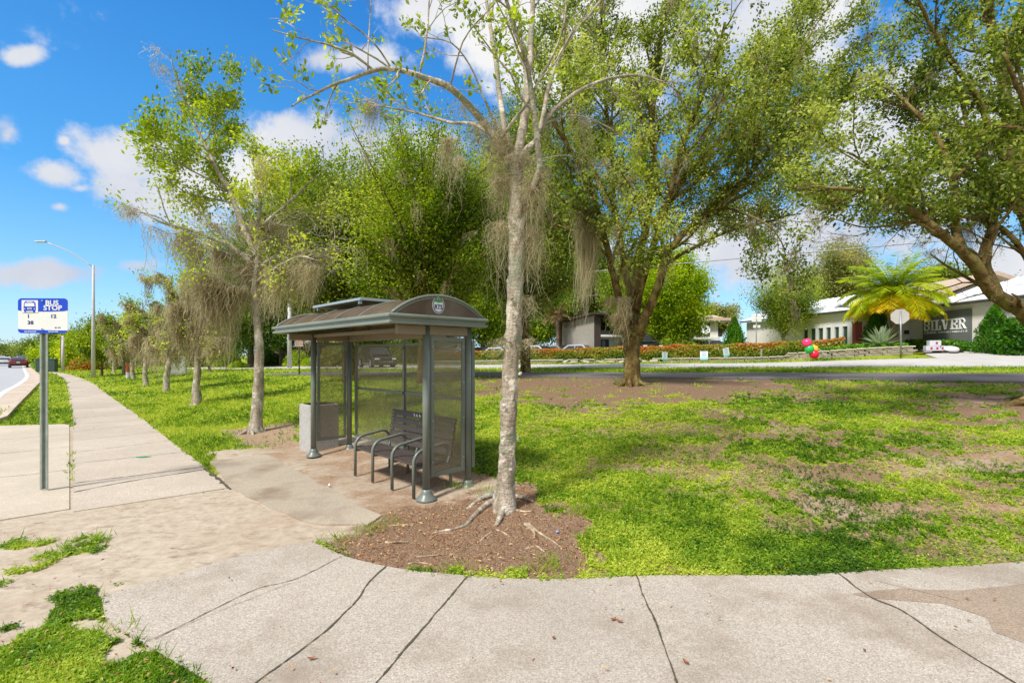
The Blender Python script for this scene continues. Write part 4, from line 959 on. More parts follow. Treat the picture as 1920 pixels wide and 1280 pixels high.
text_mesh('sign_symbol', '+', .6, M_black, t, (0, -.055, 1.2), (pi/2, 0, 0), .001, .01)

# small loose things near the camera
def small(name, g, m, label, cat, loc, group=None, rz=0, smooth=False):
    o = obj(name, g, m, None, smooth, loc=loc); o.rotation_euler = (0, 0, rz); tag(o, label, cat, group); return o
rs = np.random.RandomState(5)
def blob(r, n=10, jag=.4, flat=.6, seed=0):
    g = Geo(); m = 7; pr = [(max(.001, r*sin(pi*k/(m-1))), r*flat*(1-cos(pi*k/(m-1)))) for k in range(m)]; g.lathe(pr, n=n); V = g.V[0]; g.V[0] = V*(1+jag*(vnoise(V/r*1.5, seed)-.5)[:, None]); return g
x, y = U(617, 913); small('paper_scrap', blob(.022, jag=1.2, seed=3), M_paper, 'crumpled white paper scrap on the dirt in front of the bench', 'litter', (x, y, .02))
x, y = G(1045, 1001); small('bottle_cap', Geo().lathe([(.016, 0), (.016, .009), (.013, .012), (0, .012)], n=16), simple('pale_blue_plastic', lin(140,160,215)), 'pale blue bottle cap on the mulch right of the near trunk', 'bottle cap', (x, y, gz(x, y)+.02))
x, y = U(268, 858); gp = Geo().poly([(-.11, -.03), (.03, -.06), (.09, 0), (.12, .05), (-.02, .05), (-.12, .02)], 0); o = small('paint_mark', gp, M_greenpaint, 'small green utility paint mark on the sidewalk slab', 'paint mark', (x, y, .0165))
def curl(L, W, n=7, lift=.012):
    k = np.linspace(-1, 1, n); w_ = W*np.sqrt(np.maximum(0, 1-k**2))*.5; z = lift*(k**2); V = np.concatenate([np.stack([k*L/2, -w_, z+w_*.5], 1), np.stack([k*L/2, w_*0, z], 1), np.stack([k*L/2, w_, z+w_*.5], 1)])
    i = np.arange(n-1); return Geo().add(V, np.concatenate([np.stack([i, i+1, n+i+1, n+i], -1), np.stack([n+i, n+i+1, 2*n+i+1, 2*n+i], -1)]), a=.35)
for px, py, a, lab in [(1150,1171,.5,'dry brown leaf of a pair lying on the middle sidewalk slab, left one'), (1162,1175,-.4,'lighter dry leaf of the pair on the middle sidewalk slab, right one'), (584,1246,.3,'single rust-coloured leaf between two cracks at the bottom of the walk'), (1038,1207,1.2,'tiny rust leaf in the centre of the widest slab'), (1286,1253,2.,'small dry leaf at the bottom end of the wide crack')]:
    x, y = U(px, py); small('fallen_leaf', curl(.048 if px != 1038 else .025, .02), M_litter, lab, 'leaf', (x, y, .036), 'single dry leaves on the corner walk', a)
# ------------------------------------------------------------------ buildings
M_wallwhite = simple('white_painted_wall', lin(222,216,210), .7, .07, 1.2, bump=.05)
M_roofwhite = simple('white_metal_roof', lin(232,234,238), .35, .06, 1, metal=.1, bump=.02)
M_trimdark = simple('dark_gutter_trim', lin(88,84,80), .5, .1, 3)
def siding(name, c, pitch=.2, depth=.6):
    m = MT(name); s = m.N('ShaderNodeSeparateXYZ'); m.L(m.co(), s.inputs[0])
    f = m.math('FRACT', m.math('MULTIPLY', s.outputs[2], 1/pitch)); n = m.noise(3, 4, .6, stretch=(1, 1, 6))
    col = m.ramp(n, [(.3, tuple(x*.85 for x in c[:3])+(1,)), (.7, tuple(min(1, x*1.12) for x in c[:3])+(1,))])
    col = m.mix(m.rng(f, .0, .07, depth, 0), col, tuple(x*.35 for x in c[:3])+(1,))
    return m.pbr(col, .7, 0, m.bump(f, .3, .02))
M_darkboard = siding('dark_grey_boarding', lin(106,110,108), .3, .5); M_greysiding = siding('grey_weathered_siding', lin(150,144,134), .42, .5)
M_brownwood = simple('dark_brown_timber', lin(62,50,44), .7, .2, 3); M_tanroof = simple('tan_shingle_roof', lin(186,164,142), .9, .15, 5)
M_stone = simple('cream_stone_wall', lin(176,164,146), .85, .2, 3, bump=.3); M_brickroof = simple('brown_shingle_roof', lin(126,92,80), .9, .2, 4)
M_redpost = simple('rust_red_panel', lin(126,56,48), .7, .15, 3); M_greywall = simple('blue_grey_wall', lin(168,172,176), .7, .1, 2)
M_frame = simple('window_frame', lin(206,214,220), .4, .05, 3, bump=0)
class Face:
    """upright wall plane through two plan points; photo measurements are projected on to it"""
    def __init__(s, A, B): s.A = np.array(A, float); s.B = np.array(B, float); s.L = np.linalg.norm(s.B-s.A); s.u = (s.B-s.A)/s.L; s.n = np.array([s.u[1], -s.u[0]])
    def hit(s, px, py):
        r = (px-CX)/F; # x = r*Z ; solve (x,Z) = A + u t
        t = (s.A[0]-r*s.A[1])/(r*s.u[1]-s.u[0]); Z = s.A[1]+s.u[1]*t
        return t, EYE+(HY-py)/F*Z
    def pt(s, t, z, o=0): q = s.A+s.u*t+s.n*o; return np.array([q[0], q[1], z])
    def slab(s, t0, t1, z0, z1, o0, o1, g=None, zt1=None, zb1=None):
        g = g or Geo(); a = zt1 if zt1 is not None else z1; b = zb1 if zb1 is not None else z0
        V = [s.pt(t0, z0, o0), s.pt(t1, b, o0), s.pt(t1, a, o0), s.pt(t0, z1, o0), s.pt(t0, z0, o1), s.pt(t1, b, o1), s.pt(t1, a, o1), s.pt(t0, z1, o1)]
        return g.add(V, [[4,5,6,7],[1,0,3,2],[0,1,5,4],[3,7,6,2],[0,4,7,3],[1,2,6,5]])
def rel(g, t): g.move(-np.array(t.location)); return g
def part(name, g, m, t, **k): return obj(name, rel(g, t), m, t, **k)
def sub(name, g, m, t, par, **k): return obj(name, rel(g, t), m, par, **k)

def silver_building():
    A, B_, C_, D_ = (20.9, 43.0), (22.7, 31.6), (25.5, 31.0), (25.75, 24.6)
    t = thing('leasing_office', 'white single-storey building with white metal roof and dark panel reading SILVER', 'building', (22.7, 31.6, 1.3))
    f1, f2, f3 = Face(A, B_), Face(B_, C_), Face(C_, D_); E = 4.62
    # long wall with a row of six narrow windows
    wins = []
    for x0, x1 in ((1506,1516),(1519.5,1530.5),(1533.5,1544.5),(1548.5,1559),(1564,1574.5),(1579,1590.5)):
        a, zt = f1.hit(x0, 611-(x0-1506)*.07); b, _ = f1.hit(x1, 611); wins.append((a, b))
    ztop = 3.72; zbot = 1.6; w_ = Geo(); e = 0
    for a, b in wins: f1.slab(e, a, .8, E, -.25, 0, w_); f1.slab(a, b, ztop, E, -.25, 0, w_); f1.slab(a, b, .8, zbot, -.25, 0, w_); e = b
    f1.slab(e, f1.L, .8, E, -.25, 0, w_); f2.slab(0, f2.L, .8, E, -.25, 0, w_)
    p0, _ = f3.hit(1731, 600); p1, _ = f3.hit(1823, 600)
    f3.slab(0, p0, .8, E, -.25, 0, w_); f3.slab(p0, p1, .8, E, -.25, -.1, w_); f3.slab(p1, f3.L+4, .8, E, -.25, 0, w_)
    part('wall', w_, M_wallwhite, t)
    for a, b in wins:
        fr = Geo(); f1.slab(a+.003, a+.05, zbot+.003, ztop-.003, -.12, .02, fr); f1.slab(b-.05, b-.003, zbot+.003, ztop-.003, -.12, .02, fr); f1.slab(a+.05, b-.05, ztop-.05, ztop-.003, -.12, .02, fr)
        wf = part('window', fr, M_frame, t); sub('pane', f1.slab(a+.05, b-.05, zbot, ztop-.05, -.1, -.07), M_win, t, wf)
    pan = part('sign_panel', f3.slab(p0, p1, 1.2, E-.28, -.095, .03), M_darkboard, t)
    # lettering on the panel, slab serifs added to a plain face
    rz = math.atan2(f3.u[1], f3.u[0]); ta, za = f3.hit(1733.5, 614.5); tb, zb = f3.hit(1815, 600); wid = tb-ta; zc = (za+zb)/2-.03; c = f3.pt((ta+tb)/2, zc, .06)
    hgt = .62; adv = wid/6; names = 'SILVER'
    wds = [.86, .55, .85, 1.05, .95, 1.05]; tot = sum(wds); cur = -wid/2
    ser = Geo()
    def bar(x0, x1, z0, z1): ser.box(((x0+x1)/2, 0, (z0+z1)/2), (abs(x1-x0), .05, abs(z1-z0)))
    def stroke(x0, z0, x1, z1, w): ser.tube([(x0, 0, z0), (x1, 0, z1)], w/2, 4)
    H2 = hgt/2; th = .07
    for ch, wd in zip(names, wds):
        x0 = cur+.03; w = wd/tot*wid-.06; x1 = x0+w; sw = w*.24
        if ch == 'S':
            q = [(.86, .62), (.8, .92), (.5, 1), (.2, .93), (.1, .74), (.25, .57), (.55, .5), (.82, .38), (.9, .2), (.72, .04), (.45, 0), (.2, .06), (.1, .36)]
            ser.tube(catmull([(x0+w*a, 0, -H2+.03+(hgt-.06)*b) for a, b in q], .05), .048, 6); bar(x0+w*.84, x0+w*.93, H2-.3, H2); bar(x0+w*.05, x0+w*.14, -H2, -H2+.3)
        if ch == 'I': bar(x0+w*.32, x0+w*.68, -H2+th, H2-th); bar(x0, x1, H2-th, H2); bar(x0, x1, -H2, -H2+th)
        if ch == 'L': bar(x0+w*.2, x0+w*.45, -H2+th, H2-th); bar(x0, x0+w*.65, H2-th, H2); bar(x0, x1, -H2, -H2+th); bar(x1-.06, x1, -H2+th, -H2+.26)
        if ch == 'V': stroke(x0+w*.2, H2-.03, x0+w*.5, -H2+.02, .15); stroke(x0+w*.8, H2-.03, x0+w*.53, -H2+.02, .08); bar(x0, x0+w*.42, H2-th, H2); bar(x0+w*.6, x1, H2-th, H2)
        if ch == 'E': bar(x0+w*.16, x0+w*.38, -H2+th, H2-th); bar(x0, x1, H2-th, H2); bar(x0, x1, -H2, -H2+th); bar(x0+w*.38, x0+w*.72, -.035, .035); bar(x1-.06, x1, H2-.24, H2-th); bar(x1-.06, x1, -H2+th, -H2+.26); bar(x0+w*.68, x0+w*.76, -.1, .1)
        if ch == 'R':
            bar(x0+w*.14, x0+w*.34, -H2+th, H2-th); bar(x0, x0+w*.5, -H2, -H2+th); bar(x0, x0+w*.3, H2-th, H2)
            ser.tube(catmull([(x0+w*.3, 0, H2-.04), (x0+w*.6, 0, H2-.04), (x0+w*.8, 0, H2-.2), (x0+w*.6, 0, -.0), (x0+w*.34, 0, -.02)], .05), .042, 6); stroke(x0+w*.55, 0, x0+w*.84, -H2+.03, .12); bar(x0+w*.76, x1, -H2, -H2+th)
        cur += wd/tot*wid
    ser.xf(np.array(Matrix.Rotation(rz, 3, 'Z')), c); sub('silver_lettering', ser, M_white, t, pan)
    o = text_mesh('small_lettering', 'CREEK APARTMENTS', .16, M_white, pan, tuple(f3.pt((ta+tb)/2, zc-.44, .035)-np.array(t.location)), (pi/2, 0, rz), .01, .004, sx=1.0)
    o.scale = (wid/max(o.dimensions.x, .1), 1, 1)
    # roof: low slope rising away, standing seams, fascia
    rt = np.array([1, .15])
    def roofpiece(P0, P1, dep, rise, name='roof', ov=.35, seams=12):
        P0, P1 = np.array(P0), np.array(P1); u = nrm(P1-P0); n = np.array([u[1], -u[0]])   # outward
        q = lambda p, o, z: np.array([*(p+n*o), z])
        g = Geo(); a, b = P0-u*.3, P1+u*.3; z0 = E+.02
        V = [q(a, ov, z0), q(b, ov, z0), q(b, -dep, z0+rise), q(a, -dep, z0+rise)]; V += [v+[0, 0, .1] for v in V]
        g.add(V, [[4,5,6,7],[3,2,1,0],[0,1,5,4],[1,2,6,5],[2,3,7,6],[3,0,4,7]])
        V = [q(a, -dep, z0+rise+.0), q(b, -dep, z0+rise+.0), q(b, -dep*2.2, z0-.3), q(a, -dep*2.2, z0-.3)]; V += [v+[0, 0, .098] for v in V]
        g.add(V, [[4,5,6,7],[3,2,1,0],[0,1,5,4],[1,2,6,5],[2,3,7,6],[3,0,4,7]])
        for k in range(seams):
            s = a+(b-a)*(k+.5)/seams; g.tube([q(s, ov-.02, z0+.115), q(s, -dep+.02, z0+rise+.115)], .025, 4)
        r = part(name, g, M_roofwhite, t); gt = Geo(); gt.tube([q(a, ov+.05, z0+.03), q(b, ov+.05, z0+.03)], .07, 8); part('gutter', gt, M_trimdark, t)
        return r
    roofpiece(A, (22.7, 31.9), 3.4, 1.45, seams=26); roofpiece((25.5, 31.4), (25.9, 20.5), 3.0, 1.25, seams=20)
    roofpiece((22.75, 31.0), (25.7, 30.7), 2.5, .6, seams=6)
    dp = Geo(); dp.tube(catmull([f1.pt(f1.L-.5, E-.05, .3), f1.pt(f1.L-.25, E-.2, .1), f1.pt(f1.L-.06, E-.5, .07), f1.pt(f1.L-.06, 1.6, .07)], .3), .05, 8); part('downspout', dp, M_trimdark, t, smooth=True)
    a, zt = f2.hit(1700, 619); part('wall_plaque', f2.slab(a-.15, a+.12, zt-.25, zt, .003, .04), M_brownwood, t)
    # darker gable roof rising behind
    g2 = Geo(); g2.poly([(-3.2, 0), (0, 1.25), (4.5, -.35), (4.3, -.55), (0, 1.0), (-3.1, -.15)], 7, np.array(Matrix.Rotation(-.06, 3, 'Z'))@RX, (29.6, 36, 5.55)); part('rear_roof', g2, M_tanroof, t)
    g3 = Geo(); g3.poly([(-2.6, -.9), (-2.8, 0), (0, 1.0), (3.8, -.4), (3.8, -.9)], .1, np.array(Matrix.Rotation(-.06, 3, 'Z'))@RX, (29.6, 36.4, 5.5)); part('rear_gable', g3, M_brownwood, t)
    g4 = Geo(); g4.poly([(-1.6, -.15), (0, .55), (3.5, -.9), (3.3, -1.05), (0, .4), (-1.6, -.28)], 8, np.array(Matrix.Rotation(-.2, 3, 'Z'))@RX, (29.3, 28, 5.72)); part('entrance_roof', g4, M_roofwhite, t)
    g5 = Geo(); g5.poly([(-1.2, -.2), (0, .3), (3.2, -1.0), (3.2, -2.5), (-1.2, -2.5)], .1, np.array(Matrix.Rotation(-.2, 3, 'Z'))@RX, (29.3, 28.3, 5.6)); part('entrance_gable', g5, M_brownwood, t)
silver_building()
x, y, z = at(1607, 30.6); t = thing('gate_post', 'rust-red square panel post between the white office and the agave', 'post', (x, y, z))
obj('panel', Geo().box((0, 0, .9), (.42, .3, 2.1)), M_redpost, t, bevel=.01); obj('cap', Geo().box((0, 0, 1.98), (.48, .36, .06)), M_trimdark, t)

def apartments():
    Z = 50; f = Face(((1120-CX)/F*Z, Z), ((1352-CX)/F*Z, Z-1)); h = lambda px, py: f.hit(px, py)
    t = thing('apartment_block', 'two-storey cream apartment block with tan roof, white pillar and dark balcony rails', 'building', (*f.A, 1.2))
    tt = lambda px: h(px, 600)[0]; zz = lambda py: EYE+(HY-py)/F*Z
    w_ = Geo(); f.slab(tt(1125), tt(1350), 1.0, zz(602), -6, -1.6, w_); part('wall', w_, M_wallwhite, t)
    part('roof', f.slab(tt(1120), tt(1364), zz(603), zz(600), -1.5, .9).join(f.slab(tt(1120), tt(1364), zz(600), zz(600)+.12, .9, -3.5)), M_tanroof, t)
    r2 = Geo(); V = [f.pt(tt(1120), zz(601), .95), f.pt(tt(1364), zz(601), .95), f.pt(tt(1364), zz(586), -4), f.pt(tt(1120), zz(586), -4)]; V += [v-[0, 0, .12] for v in V]; r2.add(V, [[0,1,2,3],[7,6,5,4],[4,5,1,0],[6,7,3,2],[5,6,2,1],[7,4,0,3]]); part('roof_slope', r2, M_tanroof, t)
    part('fascia', f.slab(tt(1120), tt(1364), zz(606), zz(603.5), .7, .97), M_trimdark, t)
    part('balcony_floor', f.slab(tt(1298), tt(1346), zz(637), zz(632), -1.6, .4), M_wallwhite, t); part('lower_wall', f.slab(tt(1298), tt(1346), 1.0, zz(637), -1.6, -.4), M_wallwhite, t)
    part('pillar', f.slab(tt(1329.5), tt(1344), 1.0, zz(605), -.4, .35), M_white2, t); part('brick_panel', f.slab(tt(1279), tt(1298), 1.0, zz(632), -1.6, .2), simple('taupe_brick', lin(136,120,112), .9, .2, 6), t)
    for a, b in ((1303, 1329), (1345, 1352)): 
        r = Geo(); f.slab(tt(a), tt(b), zz(631.5), zz(620), .2, .26, r); part('balcony_rail', r, M_brownwood, t)
    part('upper_grey_panel', f.slab(tt(1312), tt(1329), zz(620), zz(605), -1.59, -1.5), M_greywall, t)
    for a, b, c, d in ((1346,1350,610,622),(1268,1276,639,650),(1235,1262,610,628),(1190,1215,610,628),(1303,1310,608,622)):
        wf = part('window', f.slab(tt(a)-.08, tt(b)+.08, zz(d)-.08, zz(c)+.08, -1.6, -1.56), M_frame, t); sub('pane', f.slab(tt(a), tt(b), zz(d), zz(c), -1.56, -1.54), M_win, t, wf)
    pg = Geo(); f.slab(tt(1190), tt(1262), zz(637), zz(634.5), .2, 2.2, pg)
    for px in (1196, 1228, 1256): f.slab(tt(px), tt(px)+.14, 1.2, zz(637), 1.9, 2.04, pg)
    part('pergola', pg, M_brownwood, t)
    x, y, z = at(1322, 47); d = thing('satellite_dish', 'round white satellite dish on a short pole beside the balcony', 'satellite dish', (x, y, zz(634)))
    gd = Geo().lathe([(.06, -.14), (.22, -.11), (.4, .0), (.46, .12), (.44, .12), (.39, .02), (.22, -.08), (.06, -.11)], n=28); gd.xf(np.array(Matrix.Rotation(radians(75), 3, 'X')), (0, 0, .72)); obj('dish', gd, M_white, d, True)
    obj('feed', Geo().cyl((0, -.05, .72), (0, -.4, .8), .07, .1), M_dark, d); obj('mast', Geo().cyl((0, .05, -.1), (0, .05, .65), .04), M_galv, d)
apartments()
def grey_block():
    Z = 47; f = Face(((1054-CX)/F*Z, Z), ((1114-CX)/F*(Z-5), Z-5)); zz = lambda py, Z_=Z: EYE+(HY-py)/F*Z_
    t = thing('apartment_block', 'grey sided block with a windowless wall and dark brown balcony recess', 'building', (*f.A, 1))
    z0, z1 = zz(606), EYE+(HY-591)/F*(Z-5)
    part('side_wall', f.slab(0, f.L, .7, z0, -.3, 0, zt1=z1), M_greysiding, t)
    g = Face(f.B+f.u*0, f.B+np.array([3.3, .8])); part('wall', g.slab(0, g.L+2, .7, z1-.2, -5, -1.8), M_brownwood, t)
    part('brown_pilaster', g.slab(.0, .62, .7, z1-.05, -1.8, .0), M_brownwood, t)
    part('balcony_slab', g.slab(.63, g.L, zz(631, 42), zz(627, 42), -1.8, .1), M_wallwhite, t); part('lower_wall', g.slab(.63, g.L-.2, .7, zz(631, 42), -1.8, -.5), M_greywall, t)
    part('rail', g.slab(.63, g.L, zz(627, 42), zz(619, 42), -.02, .04), M_black, t)
    wf = part('door', g.slab(.85, 1.6, 1.0, zz(636, 42), -.5, -.46), M_dark, t); sub('pane', g.slab(.92, 1.25, 1.05, zz(637, 42), -.46, -.44), M_winblue, t, wf)
    V = [f.pt(-.6, z0+.02, .5), f.pt(f.L+.3, z1+.05, .5), g.pt(g.L, z1+.05, .5), g.pt(g.L, z1+.6, -5), f.pt(-.6, z0+.5, -6)]; n = 5; V2 = [v+[0, 0, .16] for v in V]
    part('roof', Geo().add(V+V2, [[i, (i+1) % 5, 5+(i+1) % 5, 5+i] for i in range(5)], [[5,6,7],[5,7,8],[5,8,9],[0,2,1],[0,3,2],[0,4,3]]), M_brownwood, t)
    part('fence_board', f.slab(-.75, -.45, .6, z0+.1, -.3, .1), simple('tan_post', lin(120,96,72), .8), t)
grey_block()
def house(label, px0, px1, Z, ye, yr, wallm, roofm, wins, yb=690, dep=7):
    f = Face(((px0-CX)/F*Z, Z), ((px1-CX)/F*Z, Z)); zz = lambda py: EYE+(HY-py)/F*Z; tt = lambda px: f.hit(px, 650)[0]
    t = thing('house', label, 'house', (*f.A, zz(yb)))
    part('wall', f.slab(0, f.L, zz(yb)-1, zz(ye), -dep, 0), wallm, t)
    V = [f.pt(-.6, zz(ye)-.1, .6), f.pt(f.L+.6, zz(ye)-.1, .6), f.pt(f.L-.8, zz(yr), -dep/2), f.pt(.8, zz(yr), -dep/2), f.pt(-.6, zz(ye)-.1, -dep-.6), f.pt(f.L+.6, zz(ye)-.1, -dep-.6)]
    part('roof', Geo().add(V, [[0,1,2,3],[5,4,3,2]], [[4,0,3],[1,5,2]]).join(Geo().add([v-[0, 0, .15] for v in (V[0], V[1], V[5], V[4])], [[3,2,1,0]])), roofm, t)
    for a, b, c, d in wins:
        wf = part('window', f.slab(tt(a)-.1, tt(b)+.1, zz(d)-.1, zz(c)+.1, 0, .06), M_frame, t); sub('pane', f.slab(tt(a), tt(b), zz(d), zz(c), .06, .08), M_winblue, t, wf)
    return t
house('cream stone bungalow with brown roof seen left of the shelter', 510, 600, 60, 662, 652-0, M_stone, M_brickroof, [(517,533,665,675),(557,570,666,674)], 684)
house('pink-roofed two-storey house behind the shelter side panel', 596, 690, 74, 640, 618, M_stone, simple('pink_tile_roof', lin(200,140,116), .9, .2, 4), [(612,620,645,655),(628,636,645,655),(655,663,645,655)], 684)
house('low white house with pale pink roof behind the mossy row', 222, 256, 85, 674, 667, M_wallwhite, simple('pale_pink_roof', lin(214,176,160), .9, .15, 3), [(228,233,676,680)], 688, 8)
house('small white garage with peach roof by the green cabinet', 126, 141, 90, 682, 676.5, M_wallwhite, simple('peach_roof', lin(206,164,140), .9, .15, 3), [], 690, 8)
house('white low building far along the main road beside the stop sign post', 64, 76, 120, 678, 675, M_wallwhite, M_wallwhite, [], 682, 10)
house('tall pinkish hotel far down the main road above the trees', 36, 48, 330, 659, 657, simple('pinkish_render', lin(190,150,140), .9, .15, .3), M_brickroof, [(38,46,661,662),(38,46,664.5,665.5)], 668, 20)
# long brick wall behind the lawn on the left
f = Face(at(405, 62)[:2], at(440, 60)[:2]); o = part('garden_wall', f.slab(0, f.L, -.4, 1.15, -.2, 0), simple('brown_garden_wall', lin(120,104,92), .9, .2, 4), t := thing('garden_wall', 'low brown garden wall behind the small dark green tree', 'wall', (*f.A, 0)))
part('coping', f.slab(0, f.L, 1.155, 1.22, -.25, .05), M_stone, t)

# ------------------------------------------------------------------ retaining wall of stacked blocks, rubble, yard signs, balloons, supplies
M_block = simple('stacked_wall_block', lin(150,140,124), .9, .35, 3, bump=.4); M_cap = simple('wall_cap_stone', lin(196,184,164), .9, .25, 3, bump=.3)
def rwall(label, s0, s1, n, h, gap=None, rows=2):
    p = sn(s0, n); t = thing('retaining_wall', label, 'wall', (*p, gz(*p))); g = Geo(); cgp = Geo(); rr = random.Random(int(s0*10)+9); ang = math.atan2(ud[1], ud[0])
    s = s0
    while s > s1:
        ln = rr.uniform(.38, .5)
        for k in range(rows):
            if gap and gap[0] > s > gap[1] and rr.random() < .45: continue
            q = sn(s-(.2 if k % 2 else 0), n+rr.uniform(-.02, .02)); z = gz(*q)+h/rows*(k+.5)-.02
            g.box((q[0], q[1], z), (ln*.97, .28, h/rows*.95), R=np.array(Matrix.Rotation(ang, 3, 'Z')))
        if not (gap and gap[0] > s > gap[1] and rr.random() < .5):
            q = sn(s-.1, n-.02); z = gz(*q)+h+.0; cgp.box((q[0], q[1], z), (ln*.99, .34, .07), R=np.array(Matrix.Rotation(ang+rr.uniform(-.02, .02), 3, 'Z')))
        s -= ln
    part('block_courses', g, M_block, t, bevel=.015); part('cap_stones', cgp, M_cap, t, bevel=.012)
rwall('low stacked-block wall in front of the long reddish hedge, partly tumbled', 30, -.3, 35.6, .26, (17, 8.5))
rwall('taller stone wall section behind the balloons, ending at the driveway', .6, -5.4, 34.9, .45, None, 3)
rr = random.Random(12)
for k in range(9):
    s = (16, 15.2, 14.1, 13, 11.2, 10.4, 9.8, 9.1, 12.4)[k]; q = sn(s, 34.9+rr.uniform(-.3, .3)); z = gz(*q)
    o = obj('fallen_block', Geo().box((0, 0, 0), (rr.uniform(.4, .7), .3, rr.uniform(.12, .2))), M_cap, bevel=.02, loc=(q[0], q[1], z+.1)); o.rotation_euler = (rr.uniform(-.2, .2), rr.uniform(-.25, .25), rr.uniform(0, 3))
    tag(o, ('first','second','third','fourth','fifth','sixth','seventh','eighth','ninth')[(0,1,2,3,5,6,7,8,4)[k]]+' from the left of the loose pale blocks along the tumbled hedge wall', 'stone block', 'loose blocks along the tumbled wall')
M_sign1 = simple('yard_sign_white', lin(226,232,240), .5, .05, 2, bump=0); M_sign2 = simple('yard_sign_cyan', lin(150,214,226), .5, .05, 2, bump=0); M_signink = simple('yard_sign_ink', lin(120,140,190), .5, .05, 2, bump=0)
for px, dz, rz, tl, lab in [(1246, 0, .5, .06, 'pale blue yard sign nearest the forked oak trunk'), (1320, 0, -.6, .0, 'narrow pale blue yard sign, second from the oak'), (1364, .2, .35, -.22, 'yard sign tilted to the right and raised above the wall'), (1428, .1, .95, 0, 'thin edge-on yard sign below the double white plates')]:
    r = (px-CX)/F; n = 34.6; Z = n/(nd[0]*r+nd[1]); x = r*Z; z = gz(x, Z); t = thing('yard_sign', lab, 'yard sign', (x, Z, z+dz), rz, 'small yard signs along the hedge wall')
    R2 = np.array(Matrix.Rotation(tl, 3, 'Y')); g = Geo().box((0, 0, .47), (.5, .012, .56)); g.xf(R2); pn = obj('board', g, M_sign1, t)
    obj('cyan_band', Geo().box((0, -.008, .27), (.5, .004, .16)).xf(R2), M_sign2, pn)
    for k in range(4): obj('printed_line', Geo().box((0, -.008, .68-k*.085), (.3-.04*(k % 2), .004, .03)).xf(R2), M_signink, pn)
    for s in (-.12, .12): obj('stake', Geo().cyl((s, 0, -.1-dz), (s, 0, .2), .008).xf(R2), M_galv, t)
x, y = G(1558, 674); z = gz(x, y); tp = P(1512, 646, y-.2)
t = thing('balloon_stick', 'thin pale stick leaning over the stone wall that holds the balloons', 'stick', (x, y, z)); part('stick', Geo().tube([(x, y, z-.05), tuple(P(1537, 655, y-.1)), tuple(tp)], .02, 6), M_white2, t)
for px, py, c, lab in [(1513, 642.5, (.85,.04,.16,1), 'pink-red balloon at the top of the bunch'), (1517.5, 653.5, (.02,.5,.1,1), 'green balloon in the middle of the bunch'), (1525.5, 654.5, (.9,.5,.02,1), 'yellow-orange balloon half hidden by the green one'), (1526.5, 663.5, (.8,.01,.06,1), 'red balloon at the bottom of the bunch')]:
    m = MT('balloon_rubber'); m.pbr(c, .25); m.p.inputs['Subsurface Weight'].default_value = 0
    p = P(px, py, y-.3+(.35 if c[1] == .5 and c[0] > .5 else 0)); r = .25; t = thing('balloon', lab, 'balloon', p, 0, 'balloons tied by the driveway wall')
    k = np.linspace(0, pi, 14); g = Geo().lathe([(max(.002, r*sin(a)), -r*cos(a)*(1.12 if a < pi/2 else 1.0)) for a in k], n=24); obj('skin', g, m.m, t, True); obj('knot', Geo().lathe([(.012, -.29), (.022, -.32), (0, -.32)], n=10), m.m, t)
M_box = simple('pale_printed_carton', lin(200,200,210), .6, .12, 4); M_boxred = simple('carton_print', lin(170,60,60), .6, .1, 3); M_bag = simple('white_plastic_bag', lin(226,224,224), .4, .1, 3)
bz = at(1765, 26.6); zb = bz[2]+.07
for px, k, lab in [(1741, 0, 'printed carton at the left end of the supplies by the dark panel'), (1752, 0, 'printed carton under the upper one in the supplies stack'), (1762, 0, 'plain pale carton in the middle of the supplies'), (1751, 1, 'printed carton on top of the supplies stack'), (1776, 0, 'carton beside the white bags in the supplies')]:
    x, y, _ = at(px, 26.6); t = thing('supply_box', lab, 'box', (x, y, zb+.08+k*.29), -.3, 'cartons stacked beside the driveway'); obj('carton', Geo().box((0, 0, .14), (.36 if k == 0 else .52, .34, .28)), M_box, t, bevel=.01); obj('print', Geo().box((.06, -.173, .14), (.1, .004, .14)), M_boxred, t)
for px, dy, s, lab in [(1783, -.3, .34, 'white plastic bag leaning on the cartons'), (1789, -.7, .26, 'small white bag lying flat nearest the drive')]:
    x, y, _ = at(px, 26.5+dy); o = obj('plastic_bag', blob(s, 14, .9, .42, int(px)), M_bag, smooth=True, loc=(x, y, zb)); tag(o, lab, 'bag')
o = thing('pallet', 'thin dark pallet under the cartons beside the driveway', 'pallet', (bz[0]-.2, bz[1], zb), -.3)
gp = Geo(); [gp.box((0, -.45+k*.15, .08), (2.0, .11, .02)) for k in range(7)]; obj('deck_boards', gp, M_brownwood, o); gp = Geo(); [gp.box((x_, 0, .035), (.08, 1.0, .06)) for x_ in (-.9, 0, .9)]; obj('runners', gp, M_brownwood, o)
f = Face(at(1712, 29.6)[:2], at(1960, 22.9)[:2]); tt_ = thing('planter_kerb', 'low grey planter kerb below the evergreens at the office', 'kerb', (*f.A, 1.5)); part('kerb_wall', f.slab(0, f.L, 1.2, 1.98, -.2, 0), simple('grey_kerb', lin(120,112,108), .9, .2, 4), tt_); part('kerb_top', f.slab(0, f.L, 1.983, 2.03, -.24, .03), M_cap, tt_)
